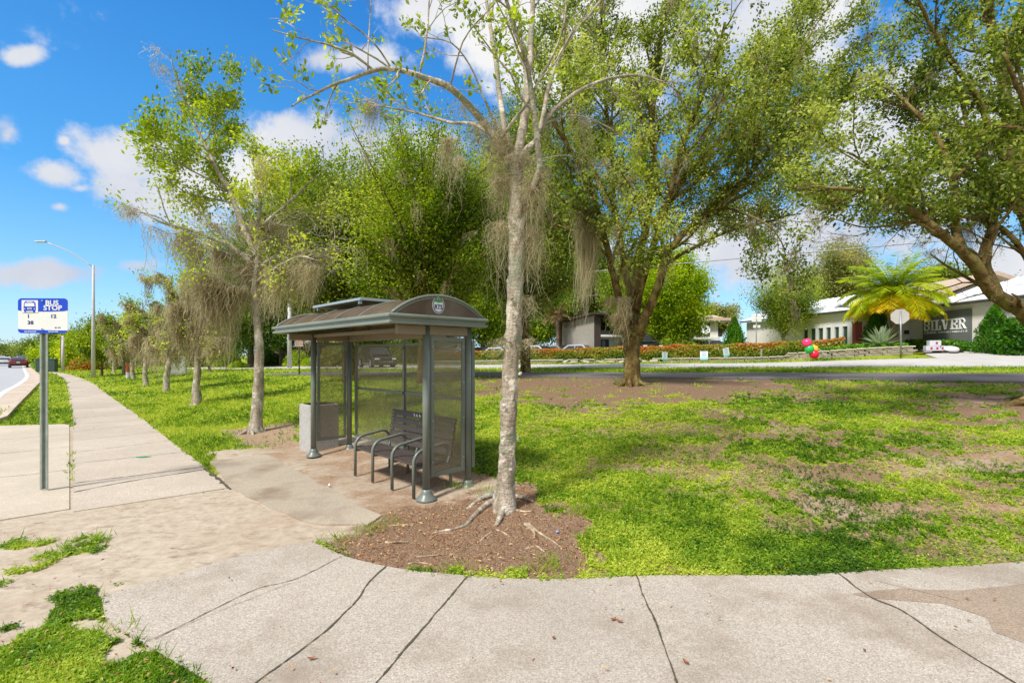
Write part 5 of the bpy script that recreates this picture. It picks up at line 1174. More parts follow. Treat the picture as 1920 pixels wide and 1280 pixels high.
# ------------------------------------------------------------------ vegetation
M_barkpale = barkmat('pale_lichen_bark', lin(104,90,76), lin(160,146,128), lin(196,186,172), 11, lin(140,142,122))
M_barkoak = barkmat('mossy_oak_bark', lin(58,42,24), lin(96,76,42), lin(134,112,70), 7, lin(116,112,58))
M_barkdark = barkmat('dark_bark', lin(72,60,48), lin(104,88,72), lin(132,116,98), 6)
M_root = barkmat('root_bark', lin(132,110,88), lin(170,148,122), lin(198,178,150), 14, lin(140,138,104))
M_moss = leafmat('spanish_moss', lin(118,106,78), lin(172,160,128), lin(212,202,172), .45, .8)
M_leafA = leafmat('leaf_spring_green', lin(76,102,24), lin(138,158,46), lin(202,206,86), .5)
M_leafB = leafmat('leaf_oak_green', lin(60,78,24), lin(112,130,44), lin(188,192,98), .5)
M_leafD = leafmat('leaf_dark_green', lin(62,94,28), lin(106,138,48), lin(164,184,84), .46)
M_leafY = leafmat('leaf_yellow_green', lin(90,120,14), lin(156,180,30), lin(212,212,64), .5)
M_leafO = leafmat('leaf_olive', lin(84,94,40), lin(136,140,70), lin(188,182,116), .42)
M_hedge = leafmat('hedge_red_tips', lin(60,96,16), lin(140,148,36), lin(190,112,52), .3)
M_ever = leafmat('evergreen_spray', lin(34,72,10), lin(70,124,20), lin(128,168,44), .35)
M_palm = leafmat('palm_frond', lin(112,146,24), lin(186,196,36), lin(232,184,44), .5)
M_dead = leafmat('dead_frond', lin(84,66,44), lin(124,98,66), lin(150,126,90), .1)
M_agave = leafmat('agave_leaf', lin(104,132,116), lin(150,176,156), lin(206,206,160), .05, .5)

def gtube(g, pts, r, n=6, **k): return g.tube(pts, r, n, **k)
def rdir(rs): v = rs.normal(size=3); return v/np.linalg.norm(v)
class Tree:
    def __init__(s, seed): s.rs = np.random.RandomState(seed); s.w = Geo(); s.tw = Geo(); s.anch = []; s.mo = []
    def limb(s, pts, r0, r1, n=10, jag=.0, step=.22, pw=1.0, wob=0):
        p = catmull(np.asarray(pts, float), step); m = len(p); t = np.linspace(0, 1, m)
        if wob: p = p+(np.stack([fbm(np.stack([t*m*.35, t*0+k*7.3+r0*91], 1), k, 3) for k in range(3)], 1)-.5)*wob*2
        r = r0+(r1-r0)*t**pw; s.w.tube(p, r, n, True, jag=jag, seed=int(abs(p[0, 0])*50) % 97); return p, r
    def sprout(s, p, r, cfg, lvl=0, t0=None):
        rs = s.rs; c = cfg[lvl]; L = np.linalg.norm(np.diff(p, axis=0), axis=1).sum(); n = max(1, int(round(c['n']*L)))
        t0 = c.get('t0', .2) if t0 is None else t0; m = len(p)
        for k in range(n):
            t = t0+(1-t0)*(k+rs.uniform())/n; i = min(m-2, int(t*(m-1))); tan = nrm(p[i+1]-p[i]); q = rdir(rs); q = nrm(q-tan*(q@tan)); a = rs.uniform(*c.get('ang', (.5, 1.1)))
            d = nrm(tan*cos(a)+q*sin(a)+np.array([0, 0, c.get('up', .15)])); ln = c['len']*rs.uniform(.55, 1.25)*(1.15-.55*t)
            ns = c.get('seg', 4); pts = [p[i]]; dd = d
            for j in range(ns):
                dd = nrm(dd+rs.normal(0, c.get('w', .22), 3)+np.array([0, 0, c.get('g', .03)])); pts.append(pts[-1]+dd*ln/ns)
            pts = np.array(pts); r0 = min(r[i]*.65, c['r']); rr_ = np.linspace(r0, max(.002, r0*.35), ns+1)
            (s.w if r0 > .012 else s.tw).tube(pts, rr_, 5 if r0 > .02 else 4 if r0 > .008 else 3, False)
            if lvl+1 < len(cfg): s.sprout(pts, rr_, cfg, lvl+1)
            if c.get('leaf', lvl+1 == len(cfg)): s.anch += [(x, nrm(pts[-1]-pts[0])) for x in pts[1:]]
            if c.get('moss') and rs.uniform() < c['moss']: s.mo.append(pts)
    def foliage(s, per, sig, L, W, tint=.5, var=.16, droop=0, clump=.55, cs=.9, seed=1, cut=None, shade=.25):
        rs = s.rs; A = np.array([a for a, _ in s.anch]); D = np.array([d for _, d in s.anch])
        keep = vnoise(A*cs, seed) > clump-.28+rs.uniform(-.1, .1, len(A)); A, D = A[keep], D[keep]
        if cut is not None: k = cut(A); A, D = A[k], D[k]
        n = len(A); c = np.repeat(A, per, 0)+rs.normal(0, sig, (n*per, 3)); d = nrm(np.repeat(D, per, 0)+rs.normal(0, .7, (n*per, 3))-np.array([0, 0, droop]))
        nv = rs.normal(0, .55, (n*per, 3))+np.array([0, 0, 1.]); t = tint+(fbm(c*.55, 3, 3)-.5)*1.2+(vnoise(c*2.1, 8)-.5)*.35+rs.normal(0, var, n*per)
        l = L*rs.uniform(.65, 1.3, n*per); g = Geo(); leaves(g, c, d, nv, l, l*W, t, .1); return g
    def hang(s, p, n, length, width=.012, sig=.06, g=None, tint=.5, seg=7): return moss(s.rs, p, n, length, width, sig, g, tint, seg)
def moss(rs, p, n, length, width=.012, sig=.06, g=None, tint=.5, seg=7, clumps=None):
    """n wavy strands hanging in tapered hanks from random points of polyline p"""
    g = g or Geo(); p = np.asarray(p, float); k = max(1, n//14) if clumps is None else clumps
    ci = rs.uniform(0, len(p)-1, k); cl = length*rs.uniform(.25, 1.15, k); b = rs.randint(0, k, n)
    t = np.clip(ci[b]+rs.normal(0, .12, n), 0, len(p)-1.001); i = t.astype(int); base = p[i]+(p[np.minimum(i+1, len(p)-1)]-p[i])*(t-i)[:, None]
    base = base+rs.normal(0, sig, (n, 3))*np.array([1, 1, .3]); ln = cl[b]*rs.uniform(.3, 1.05, n); ctr = base.copy()
    cen = p[ci.astype(int)][b]
    hor = rs.uniform(0, 2*pi, n); side = np.stack([np.cos(hor), np.sin(hor), np.zeros(n)], 1); pts = []; off = np.zeros((n, 3)); 
    for j in range(seg+1):
        f = j/seg; q = base*(1-.0*f)+np.array([0, 0, -1.])*ln[:, None]*f+off; q[:, :2] += (cen-base)[:, :2]*(.55*f); pts.append(q); off = off+rs.normal(0, .042, (n, 3))*np.array([1, 1, .4])
    pts = np.stack(pts, 1); w = width*(1-.6*np.linspace(0, 1, seg+1))[None, :, None]*rs.uniform(.6, 1.4, n)[:, None, None]
    a = pts+side[:, None]*w/2; c = pts-side[:, None]*w/2; V = np.stack([a, c], 2).reshape(n, -1, 3); m = (seg+1)*2; j = np.arange(seg)*2
    q = (np.arange(n)*m)[:, None, None]+np.stack([j, j+1, j+3, j+2], -1)[None]
    ti = tint+(rs.uniform(-.25, .25, k))[b]+rs.normal(0, .12, n); g.add(V.reshape(-1, 3), q.reshape(-1, 4), None, np.clip(np.repeat(ti, m), 0, 1))
    # curls along the strands
    h = n*6; s_ = rs.randint(0, n, h); jj = rs.randint(0, seg, h); c = pts[s_, jj]+rs.normal(0, .018, (h, 3)); d = rs.normal(0, 1, (h, 3))+np.array([0, 0, -.5])
    leaves(g, c, d, rs.normal(0, 1, (h, 3)), np.maximum(.05, width*5)*rs.uniform(.5, 1.3, h), width*.6, ti[s_]+rs.normal(0, .1, h)); return g
def finish(T, name, label, cat, base, bark, parts, group=None):
    T.w.join(T.tw); t = thing(name, label, cat, base, 0, group); part('trunk', T.w, bark, t, smooth=True)
    for nm, g, m in parts:
        if g.n: part(nm, g, m, t)
    return t
def PP(Z0, L): return [P(a[0], a[1], Z0+(a[2] if len(a) > 2 else 0)) for a in L]

# ---- the pale trunk tree beside the shelter
def near_tree():
    T = Tree(11); Z = 5.28
    tr = PP(Z, [(943,985),(944,955),(948,915),(951,860),(954,780),(957,700),(962,640),(966,560),(968,480),(969,400),(968,340),(966,290)])
    p = catmull(tr, .06); m = len(p); h = p[:, 2]; r = .083+.06*np.exp(-np.maximum(h, 0)/.18)+.012*np.exp(-np.maximum(h, 0)/1.2)+.012*np.exp(-((h-4.0)/.3)**2)+.01*(fbm(np.stack([h*3, h*0], 1), 3)-.5)
    T.w.tube(p, r, 26, True, jag=.22, seed=3)
    cfg = [dict(n=2.2, len=1.0, r=.016, ang=(.4, 1.1), up=.12, t0=.35, seg=5, w=.2), dict(n=4.2, len=.42, r=.006, ang=(.4, 1.2), seg=4, w=.25, leaf=False), dict(n=5, len=.17, r=.003, seg=3, w=.3)]
    cfg2 = [dict(n=2.6, len=.9, r=.012, ang=(.4, 1.2), up=.05, t0=.45, seg=5, w=.22), dict(n=4.5, len=.4, r=.005, ang=(.4, 1.2), seg=4, w=.25, leaf=False), dict(n=5, len=.16, r=.003, seg=3, w=.3)]
    LB = [([(962,300),(945,290),(915,240,-.1),(880,198,-.3),(840,162,-.5),(795,147,-.6),(750,132,-.7),(700,132,-.75),(650,150,-.8),(600,172,-.9),(545,200,-1)], .046, .006, 2),
          ([(962,290),(937,265),(890,233,.2),(840,229,.4),(790,214,.6),(720,200,.8),(645,192,1.)], .024, .005, 2),
          ([(952,285),(946,240,.3),(938,180,.5),(930,120,.7),(920,55,.9),(912,0,1.1),(903,-90,1.4)], .040, .014, 1),
          ([(968,300),(978,250,.1),(986,200,.2),(990,150,.3),(996,70,.5),(998,0,.6),(1000,-110,.8)], .055, .018, 1),
          ([(985,395,-.08),(990,368,-.14),(1002,345,-.2),(1012,320,-.25),(1009,270,-.3),(1003,215,-.35),(996,160,-.4),(985,110,-.45),(965,60,-.5),(955,20,-.55),(944,-20,-.6),(940,-90,-.6)], .034, .014, 1),
          ([(970,300),(990,278),(1008,262,.1),(1022,225,.2),(1060,190,.3),(1100,163,.4),(1150,146,.5),(1200,142,.6),(1238,152,.65),(1285,178,.7)], .034, .007, 2),
          ([(1012,250,.1),(1020,205,.15),(1033,150,.2),(1052,100,.3),(1075,62,.4),(1100,35,.5),(1130,-5,.6),(1165,-60,.8)], .026, .012, 1),
          ([(1018,232,.2),(1060,217,.4),(1100,220,.6),(1150,245,.8),(1205,290,1)], .014, .005, 2),
          ([(940,258,-.1),(965,222,-.2),(990,190,-.3),(1012,150,-.4),(1040,95,-.5),(1058,40,-.6),(1063,-40,-.7)], .018, .008, 1),
          ([(785,146,-.6),(790,120,-.6),(800,70,-.5),(804,20,-.4),(806,-40,-.3)], .012, .006, 1),
          ([(945,275),(925,225,-.1),(905,175,-.2),(880,120,-.3),(845,80,-.4),(790,70,-.5)], .014, .005, 2),
          ([(700,132,-.75),(660,100,-.8),(610,82,-.9),(560,70,-1),(510,55,-1.1)], .012, .004, 2), ([(690,134,-.75),(690,90,-.7),(695,40,-.7),(697,-30,-.6)], .008, .004, 2),
          ([(735,130,-.7),(700,80,-.9),(640,30,-1.1),(590,-20,-1.2)], .009, .004, 2), ([(845,160,-.5),(860,100,-.7),(880,60,-.8),(930,5,-1)], .009, .005, 2),
          ([(1238,152,.65),(1250,110,.6),(1275,50,.5),(1295,-10,.4)], .009, .005, 2), ([(975,310),(1010,300,.3),(1060,292,.6),(1120,310,.9)], .008, .004, 2)]
    for pts, r0, r1, k in LB:
        q, r = T.limb(PP(Z, pts), r0, r1, 12, jag=.12 if r0 > .02 else 0, step=.08, wob=.012); T.sprout(q, r, cfg2 if k == 2 else cfg)
    # knots
    for px, py in ((955,640),(975,700),(945,760),(972,820),(960,560),(958,880)): b = blob(.022, 8, .5, .7, px); b.xf(np.array(Matrix.Rotation(pi/2, 3, 'X')), P(px, py, Z-.1)); T.w.join(b)
    fol = T.foliage(5, .035, .06, .5, .6, .16, clump=.54, cs=1.1, seed=5)
    mg = Geo(); rs = T.rs
    for a, b, ln, n in [((925,200),(960,330),.5,200),((935,255),(1000,300),.55,120)]: moss(rs, PP(Z-.05, [a, b]), n, ln, .006, .05, mg)
    for (px, py, ln, n, Zo) in [(845,262,.85,150,.4),(860,300,.6,60,.3),(700,190,.75,110,.9),(690,205,.4,60,.9),(1003,340,1.0,240,-.15),(1010,320,.5,120,-.2),(945,330,.7,200,0),(940,420,.9,160,0),(998,430,.9,220,.02),(985,560,.6,90,.02),(948,640,.35,90,-.02),(985,640,.3,60,0),(900,230,.5,60,.2),(1140,300,.45,40,.8),(1100,225,.8,60,.6),(870,200,.3,50,-.2)]:
        c = P(px, py, Z+Zo); moss(rs, [c-[.06, 0, 0], c+[.06, .02, .03]], int(n*.7), ln, .0055, .03, mg, clumps=5)
    T.w.join(Geo())
    base = (-.12, 5.28, 0); t = finish(T, 'street_tree', 'sparse pale-barked tree with forked bare limbs right beside the bus shelter', 'tree', base, M_barkpale, [('foliage', fol, M_leafA), ('moss', mg, M_moss)])
    rg = Geo(); rr_ = np.random.RandomState(8)
    def root(pts, r0, r1, lift=.0, n=10):
        q = catmull(np.array([(*U(px, py), 0) for px, py in pts]), .04); z = ground(q[:, 0], q[:, 1]); k = np.linspace(0, 1, len(q)); rad = r0+(r1-r0)*k; q[:, 2] = z+rad*(.25+lift*(1-k))+.015*(fbm(np.stack([k*9, k*0+r0*99], 1), 4)-.4)
        rg.tube(q, rad, n, True, jag=.25, seed=int(pts[0][0]))
    for pts, a, b in [([(945,950),(915,958),(890,975),(870,992),(830,998),(810,1001)], .044, .008), ([(935,940),(905,945),(880,958),(868,964)], .045, .01), ([(950,950),(975,948),(1000,955)], .045, .012), ([(948,955),(940,975),(930,992)], .06, .02)]: root(pts, a, b, .3)
    part('buttress_roots', rg, M_barkpale, t, smooth=True)
    for i, (pts, a, b) in enumerate([([(990,990),(1010,1002),(1035,1015),(1052,1027)], .018, .006), ([(985,990),(1000,1000),(1002,1012)], .02, .01), ([(985,1030),(1005,1025),(1020,1035)], .012, .006), ([(900,1018),(912,1008),(925,1000)], .014, .006), ([(728,986),(760,985),(775,986)], .013, .006), ([(722,1017),(745,1016),(765,1017)], .012, .006), ([(780,1044),(805,1042),(828,1040)], .007, .004), ([(843,1036),(850,1043),(858,1055)], .006, .004), ([(965,968),(985,972),(1000,970)], .012, .006), ([(805,1012),(825,1002),(850,1003)], .009, .005), ([(765,1057),(785,1054),(805,1058)], .007, .004), ([(930,998),(945,1003),(955,1010)], .006, .004)]):
        rg = Geo(); root(pts, a, b, 0, 7); part('surface_root', rg, M_root, t, smooth=True)
near_tree()

def root_flare(T, base, r, n=6, seed=0, span=2.0):
    rs = np.random.RandomState(seed)
    for k in range(n):
        a = k*2*pi/n+rs.uniform(-.3, .3); L_ = r*span*rs.uniform(.7, 1.2); q = [np.array([base[0]+cos(a)*r*.35, base[1]+sin(a)*r*.35, base[2]+r*1.2]), np.array([base[0]+cos(a)*r*.95, base[1]+sin(a)*r*.95, base[2]+r*.35])]
        e = np.array([base[0]+cos(a+.2)*L_, base[1]+sin(a+.2)*L_, 0]); e[2] = gz(e[0], e[1])-.03; q.append(e); T.w.tube(catmull(q, .08), np.linspace(r*.42, r*.08, len(catmull(q, .08))), 8, True, jag=.2, seed=k)

# ---- the forked oak on the bank
def oak():
    T = Tree(21); Z = 14.6; bx, by, _ = at(1186, Z); bz_ = gz(bx, by); base = np.array([bx, by, bz_])
    p, r = T.limb([base-[0, 0, .2], base+[0, 0, .15], P(1186,690,Z), P(1184,650,Z), P(1185,610,Z)], .30, .22, 20, jag=.2, pw=.35, step=.1); root_flare(T, base, .27, 7, 3, 2.4)
    cfg = [dict(n=1.5, len=2.3, r=.06, ang=(.4, 1.0), up=.25, t0=.28, seg=5, w=.16, moss=.5), dict(n=2.1, len=1.25, r=.022, ang=(.4, 1.1), seg=4, w=.22, moss=.25), dict(n=3.6, len=.65, r=.008, ang=(.4, 1.2), seg=3, w=.25)]
    LB = [([(1182,640),(1170,590,-.2),(1152,530,-.4),(1138,460,-.7),(1120,390,-1),(1085,310,-1.4),(1045,240,-1.8),(1010,180,-2)], .17, .04),
          ([(1188,625),(1192,560,.2),(1200,480,.4),(1216,400,.7),(1225,310,.9),(1222,220,1.2),(1235,120,1.4),(1240,10,1.8)], .22, .05),
          ([(1196,640),(1212,590,-.3),(1238,530,-.5),(1250,480,-.7),(1290,430,-.9),(1340,385,-1.1),(1400,330,-1.4),(1460,255,-1.7),(1500,180,-2)], .2, .04),
          ([(1185,600),(1178,540,.6),(1165,460,1.),(1150,380,1.3),(1148,290,1.6),(1135,190,2),(1130,80,2.4),(1125,-40,2.6)], .15, .04),
          ([(1192,585),(1205,520,-.4),(1232,440,-.8),(1258,350,-1.3),(1290,250,-1.8),(1330,150,-2.2),(1360,40,-2.6)], .15, .04),
          ([(1240,500),(1290,470,.5),(1350,440,1),(1420,420,1.4),(1500,400,1.8)], .09, .03), ([(1225,420),(1290,330,.8),(1370,260,1.2),(1450,170,1.6),(1530,80,2)], .1, .03),
          ([(1290,430,-.9),(1400,360,-.5),(1500,280,0),(1580,180,.4),(1640,60,.8)], .08, .02), ([(1260,350,-1.3),(1380,230,-.6),(1480,120,0),(1560,0,.4)], .08, .02),
          ([(1140,480),(1090,440,.4),(1030,420,.8),(980,400,1.1)], .07, .02), ([(1150,400),(1100,300,.9),(1060,180,1.3),(1040,60,1.8)], .08, .03), ([(1330,390,-1),(1400,400,-1.6),(1460,440,-2),(1480,500,-2.1)], .05, .015)]
    for pts, r0, r1 in LB:
        q, rr_ = T.limb(PP(Z, pts), r0*.74, r1*.74, 12, jag=.15, step=.2, wob=.06); T.sprout(q, rr_, cfg)
        if r0 > .1: T.mo.append(q[len(q)//3:])
    fol = T.foliage(24, .14, .1, .54, .64, .3, droop=.2, clump=.45, cs=.75, seed=3)
    mg = Geo(); rs = T.rs
    for q in T.mo: moss(rs, q, 26, rs.uniform(.35, 1.0), .011, .05, mg, .45)
    for px, py, ln, n, zo in [(1100,395,3.1,520,-.9),(1112,420,2.6,260,-.9),(1092,380,2.2,160,-.9),(1165,590,.9,200,-.5),(1175,560,1.3,200,-.5),(1145,560,.8,100,-.4),(1480,500,.6,30,-2.1),(1180,500,1.0,100,-.3),(1260,300,.9,80,-1),(1180,330,1.1,120,-.6)]:
        c = P(px, py, Z+zo); moss(rs, [c-[.18, 0, 0], c+[.18, .05, .05]], n, ln, .012, .09, mg, .5, 9, clumps=max(3, n//60))
    finish(T, 'oak_tree', 'large forked live oak on the bank with a tall hank of moss on its left', 'tree', base, M_barkoak, [('foliage', fol, M_leafB), ('moss', mg, M_moss)], 'live oaks on the bank')
oak()
# ---- the leaning oak at the right edge
def right_oak():
    T = Tree(33); Z = 9.6; x, y = G(1995, 762); base = np.array([x, y, gz(x, y)]); Z = y
    T.limb([base-[0, 0, .2], base+[.0, 0, .4], P(2003,690,Z), P(2010,640,Z)], .42, .3, 18, jag=.2, pw=.4, step=.1); root_flare(T, base, .45, 7, 9, 2.6)
    cfg = [dict(n=1.7, len=1.6, r=.045, ang=(.4, 1.0), up=.2, t0=.25, seg=5, w=.18, moss=.35), dict(n=2.6, len=.9, r=.016, ang=(.4, 1.1), seg=4, w=.22, moss=.12), dict(n=3.8, len=.42, r=.006, ang=(.4, 1.2), seg=3, w=.25)]
    LB = [([(2010,680),(1970,625,-.1),(1925,592,-.3),(1885,566,-.4),(1855,540,-.5),(1830,500,-.6),(1805,470,-.7),(1775,445,-.8),(1735,415,-.9),(1690,385,-1),(1630,362,-1.2),(1550,352,-1.5)], .27, .03, .8),
          ([(1870,560,-.45),(1852,515,-.3),(1845,480,-.1),(1862,430,.1),(1858,380,.3),(1840,310,.5),(1815,230,.8),(1790,140,1)], .16, .035, 1),
          ([(1810,478,-.7),(1795,440,-.6),(1790,390,-.5),(1785,340,-.4),(1765,270,-.2),(1720,215,0),(1670,170,.2),(1620,150,.4)], .11, .02, 1),
          ([(2015,660),(1985,560,.3),(1950,460,.5),(1915,370,.7),(1903,290,.8),(1885,180,1),(1862,60,1.2),(1850,-60,1.3)], .27, .08, 1),
          ([(2010,640),(1960,560,.1),(1915,470,.2),(1880,430,.3),(1820,408,.3),(1740,384,.2),(1660,362,.1),(1580,352,-.1)], .1, .02, 1),
          ([(1905,330,.7),(1870,280,.5),(1835,190,.3),(1780,110,.1),(1740,40,-.1),(1700,-40,-.2)], .1, .03, 1), ([(1900,260,.8),(1930,160,.4),(1960,60,0),(1990,-60,-.4)], .1, .03, 1),
          ([(1690,385,-1),(1650,330,-.6),(1600,290,-.3),(1540,270,0),(1490,240,.2)], .045, .012, 1), ([(1730,413,-.9),(1680,420,-1.2),(1620,425,-1.4),(1560,410,-1.6)], .035, .01, 1), ([(2000,560,-.2),(1990,450,-.8),(1960,340,-1.2),(1930,220,-1.5),(1880,100,-1.8)], .12, .03, 1)]
    for pts, r0, r1, pw in LB:
        q, rr_ = T.limb(PP(Z, pts), r0*.68, r1*.72, 14, jag=.2, step=.14, wob=.03, pw=pw); T.sprout(q, rr_, cfg)
    fol = T.foliage(28, .115, .084, .52, .52, .3, droop=.15, clump=.38, cs=.9, seed=6, cut=lambda A: A[:, 2] > 4.0+.35*vnoise(A*1.5, 4))
    mg = Geo(); rs = T.rs
    for q in T.mo: moss(rs, q, 14, rs.uniform(.2, .5), .008, .04, mg, .4)
    for px, py, ln, n, zo in [(1840,390,.9,160,.2),(1815,420,.7,120,.2),(1755,470,.5,40,-.8),(1735,455,.35,30,-.8),(1930,420,.6,80,.4)]:
        c = P(px, py, Z+zo); moss(rs, [c-[.12, 0, 0], c+[.12, .05, .05]], n, ln, .008, .06, mg, .4)
    finish(T, 'oak_tree', 'leaning live oak whose mossy limbs enter from the right edge', 'tree', base, M_barkoak, [('foliage', fol, M_leafB), ('moss', mg, M_moss)], 'live oaks on the bank')
right_oak()

def auto_tree(name, label, base, crown, top, R, seed, leaf, bark=None, tr=.18, L=.13, per=26, sig=.3, tint=.5, limbs=9, nat=70, mossn=0, flat=.75, fork=.3, group=None, droop=.1, cat='tree', low=None, lean=(0, 0), clump=.5, mtint=.5, mlen=1.):
    """base xyz, crown centre height fraction; many limbs curve out from the trunk to points in the crown volume"""
    T = Tree(seed); rs = T.rs; base = np.array(base, float); H = top-base[2]; cz_ = crown-base[2]; zr = (H-cz_); low = cz_-zr if low is None else low
    tx_, ty_ = lean; tp = base+[tx_, ty_, H*.86]
    q, r = T.limb([base-[0, 0, .2], base+[tx_*.1, ty_*.1, H*.2], base+[tx_*.3+rs.normal(0, .1), ty_*.3, H*.45], base+[tx_*.6, ty_*.6+rs.normal(0, .1), H*.65], tp], tr, tr*.15, 10, jag=.15, step=.4, pw=.8)
    at_ = []
    for k in range(nat):
        while True:
            v = rs.uniform(-1, 1, 3)
            if .25 < v@v < 1: break
        if v[2] < 0: v[2] *= max(.1, (cz_-low)/zr)
        v = v*np.array([R, R*.9, zr])*(.82+.36*vnoise(nrm(v)[None]*1.7, seed)[0]); at_.append(base+[tx_*.6, ty_*.6, cz_]+v)
    at_ = np.array(at_); an = []
    for a in at_:
        t = np.clip((a[2]-base[2])/H*rs.uniform(.45, .8), fork, .95); i = int(t*(len(q)-1)); s0 = q[i]; m_ = (s0+a)/2+[0, 0, .12*np.linalg.norm(a-s0)]+rs.normal(0, .15, 3)
        c = catmull([s0, m_, a], .7); rr_ = np.linspace(max(.015, r[i]*.4), .012, len(c)); T.w.tube(c, rr_, 5, False); T.sprout(c, rr_, [dict(n=1.3, len=R*.36, r=.02, t0=.4, seg=4, w=.3)])
        T.anch.append((a, nrm(a-s0)))
        if mossn and rs.uniform() < .8: T.mo.append(c)
    fol = T.foliage(int(per*1.25), sig*1.15, L, .58, tint, .19, droop, clump-.06, .6, seed)
    mg = Geo()
    for c in T.mo: moss(rs, c[len(c)//3:], mossn, mlen*rs.uniform(.5, 1.2), .02+L*.04, .1, mg, mtint)
    return finish(T, name, label, cat, base, bark or M_barkdark, [('foliage', fol, leaf), ('moss', mg, M_moss)], group)

# ---- the row of moss-hung trees beside the walk
def row_tree_1():
    T = Tree(41); Z = 10.8; x, y = U(478, 812); base = np.array([x, y, 0])
    T.limb([base-[0, 0, .1], base+[0, 0, .05], P(481,780,Z), P(485,720,Z), P(486,650,Z), P(481,590,Z), P(478,540,Z), P(484,490,Z), P(482,440,Z)], .2, .06, 16, jag=.2, pw=.3, step=.1); root_flare(T, base, .17, 5, 2, 2.4)
    cfg = [dict(n=2.6, len=1.15, r=.02, ang=(.4, 1.1), up=.12, t0=.25, seg=5, w=.22, moss=.28), dict(n=3.4, len=.5, r=.008, ang=(.4, 1.2), seg=4, w=.28)]
    up = [([(482,480),(460,430),(430,360,.2),(402,310,.3),(375,255,.4),(350,205,.5),(330,140,.6)], .08, .012), ([(482,450),(487,380,-.3),(480,330,-.4),(470,270,-.5)], .05, .012), ([(400,305,.3),(370,290,.0),(330,260,-.2),(300,235,-.4)], .03, .01),
          ([(380,265,.4),(420,220,.6),(450,180,.8)], .02, .008), ([(485,430),(540,380,.4),(590,335,.8),(620,310,1)], .05, .012), ([(430,360,.2),(380,330,-.3),(330,300,-.5),(280,275,-.6)], .025, .008), ([(355,210,.5),(340,170,.2),(320,110,0)], .02, .006)]
    lo = [([(478,556),(445,540,-.2),(400,525,-.4),(365,508,-.6)], .05, .012), ([(480,500),(430,460,-.3),(360,435,-.6),(300,415,-.8),(235,385,-1)], .06, .01), ([(484,500),(530,475,.1),(580,470,.3),(640,462,.5)], .05, .01), ([(480,530),(520,500,-.5),(565,480,-.8),(600,490,-1)], .035, .01),
          ([(470,480),(420,470,.5),(370,450,.9),(330,450,1.2)], .04, .01), ([(486,460),(520,420,.2),(560,395,.4),(620,380,.6)], .04, .01), ([(480,545),(500,520,.5),(540,505,.9),(585,520,1.1)], .03, .01)]
    A1 = Tree(42); 
    for pts, a, b in up: q, r = T.limb(PP(Z, pts), a, b, 8, step=.15, wob=.03); T.sprout(q, r, cfg)
    k0 = len(T.anch); hi = T.anch; T.anch = []
    for pts, a, b in lo:
        q, r = T.limb(PP(Z, pts), a, b, 8, step=.15, wob=.04); T.sprout(q, r, cfg); T.mo.append(q)
    lowa = T.anch; T.anch = hi; f1 = T.foliage(40, .12, .09, .52, .5, .2, clump=.5, cs=1.2, seed=2)
    T.anch = lowa; f2 = T.foliage(7, .12, .08, .5, .66, .18, clump=.6, cs=1.3, seed=4); f1.join(f2)
    mg = Geo(); rs = T.rs
    for q in T.mo: moss(rs, q, 60, rs.uniform(.35, 1.1), .011, .09, mg, .5)
    for px, py, ln, n, zo in [(400,530,1.5,300,-.4),(430,540,1.5,260,-.3),(380,515,1.2,220,-.5),(455,500,1.0,200,0),(345,440,.7,120,-.6),(490,500,1.5,160,.1),(520,500,1.2,160,-.3),(590,480,1.3,200,.3),(575,500,1.0,120,-.8),(630,470,.5,70,.5),(500,420,.9,160,0),(545,440,.9,160,.3),(450,420,.7,90,.1),(590,600,.9,90,-.4),(560,520,1.1,120,.2),(415,470,1.4,220,.7),(365,460,1.6,180,1.)]:
        c = P(px, py, Z+zo); moss(rs, [c-[.22, 0, 0], c+[.22, .05, .03]], n, ln, .012, .09, mg, .5, 8, clumps=max(3, n//30))
    # dense tangle of bare twigs
    tg = Geo()
    for k in range(420):
        c = P(rs.uniform(400, 640), rs.uniform(395, 520), Z+rs.uniform(-.6, .9)); d = rdir(rs); pts = [c]
        for j in range(4): d = nrm(d+rs.normal(0, .5, 3)); pts.append(pts[-1]+d*.13)
        tg.tube(pts, .005, 3, False)
    T.tw.join(tg)
    finish(T, 'street_tree', 'nearest moss-hung tree of the row, bright green crown leaning over the walk', 'tree', base, M_barkpale, [('foliage', f1, M_leafA), ('moss', mg, M_moss)], 'moss-hung trees in a row beside the walk')
row_tree_1()
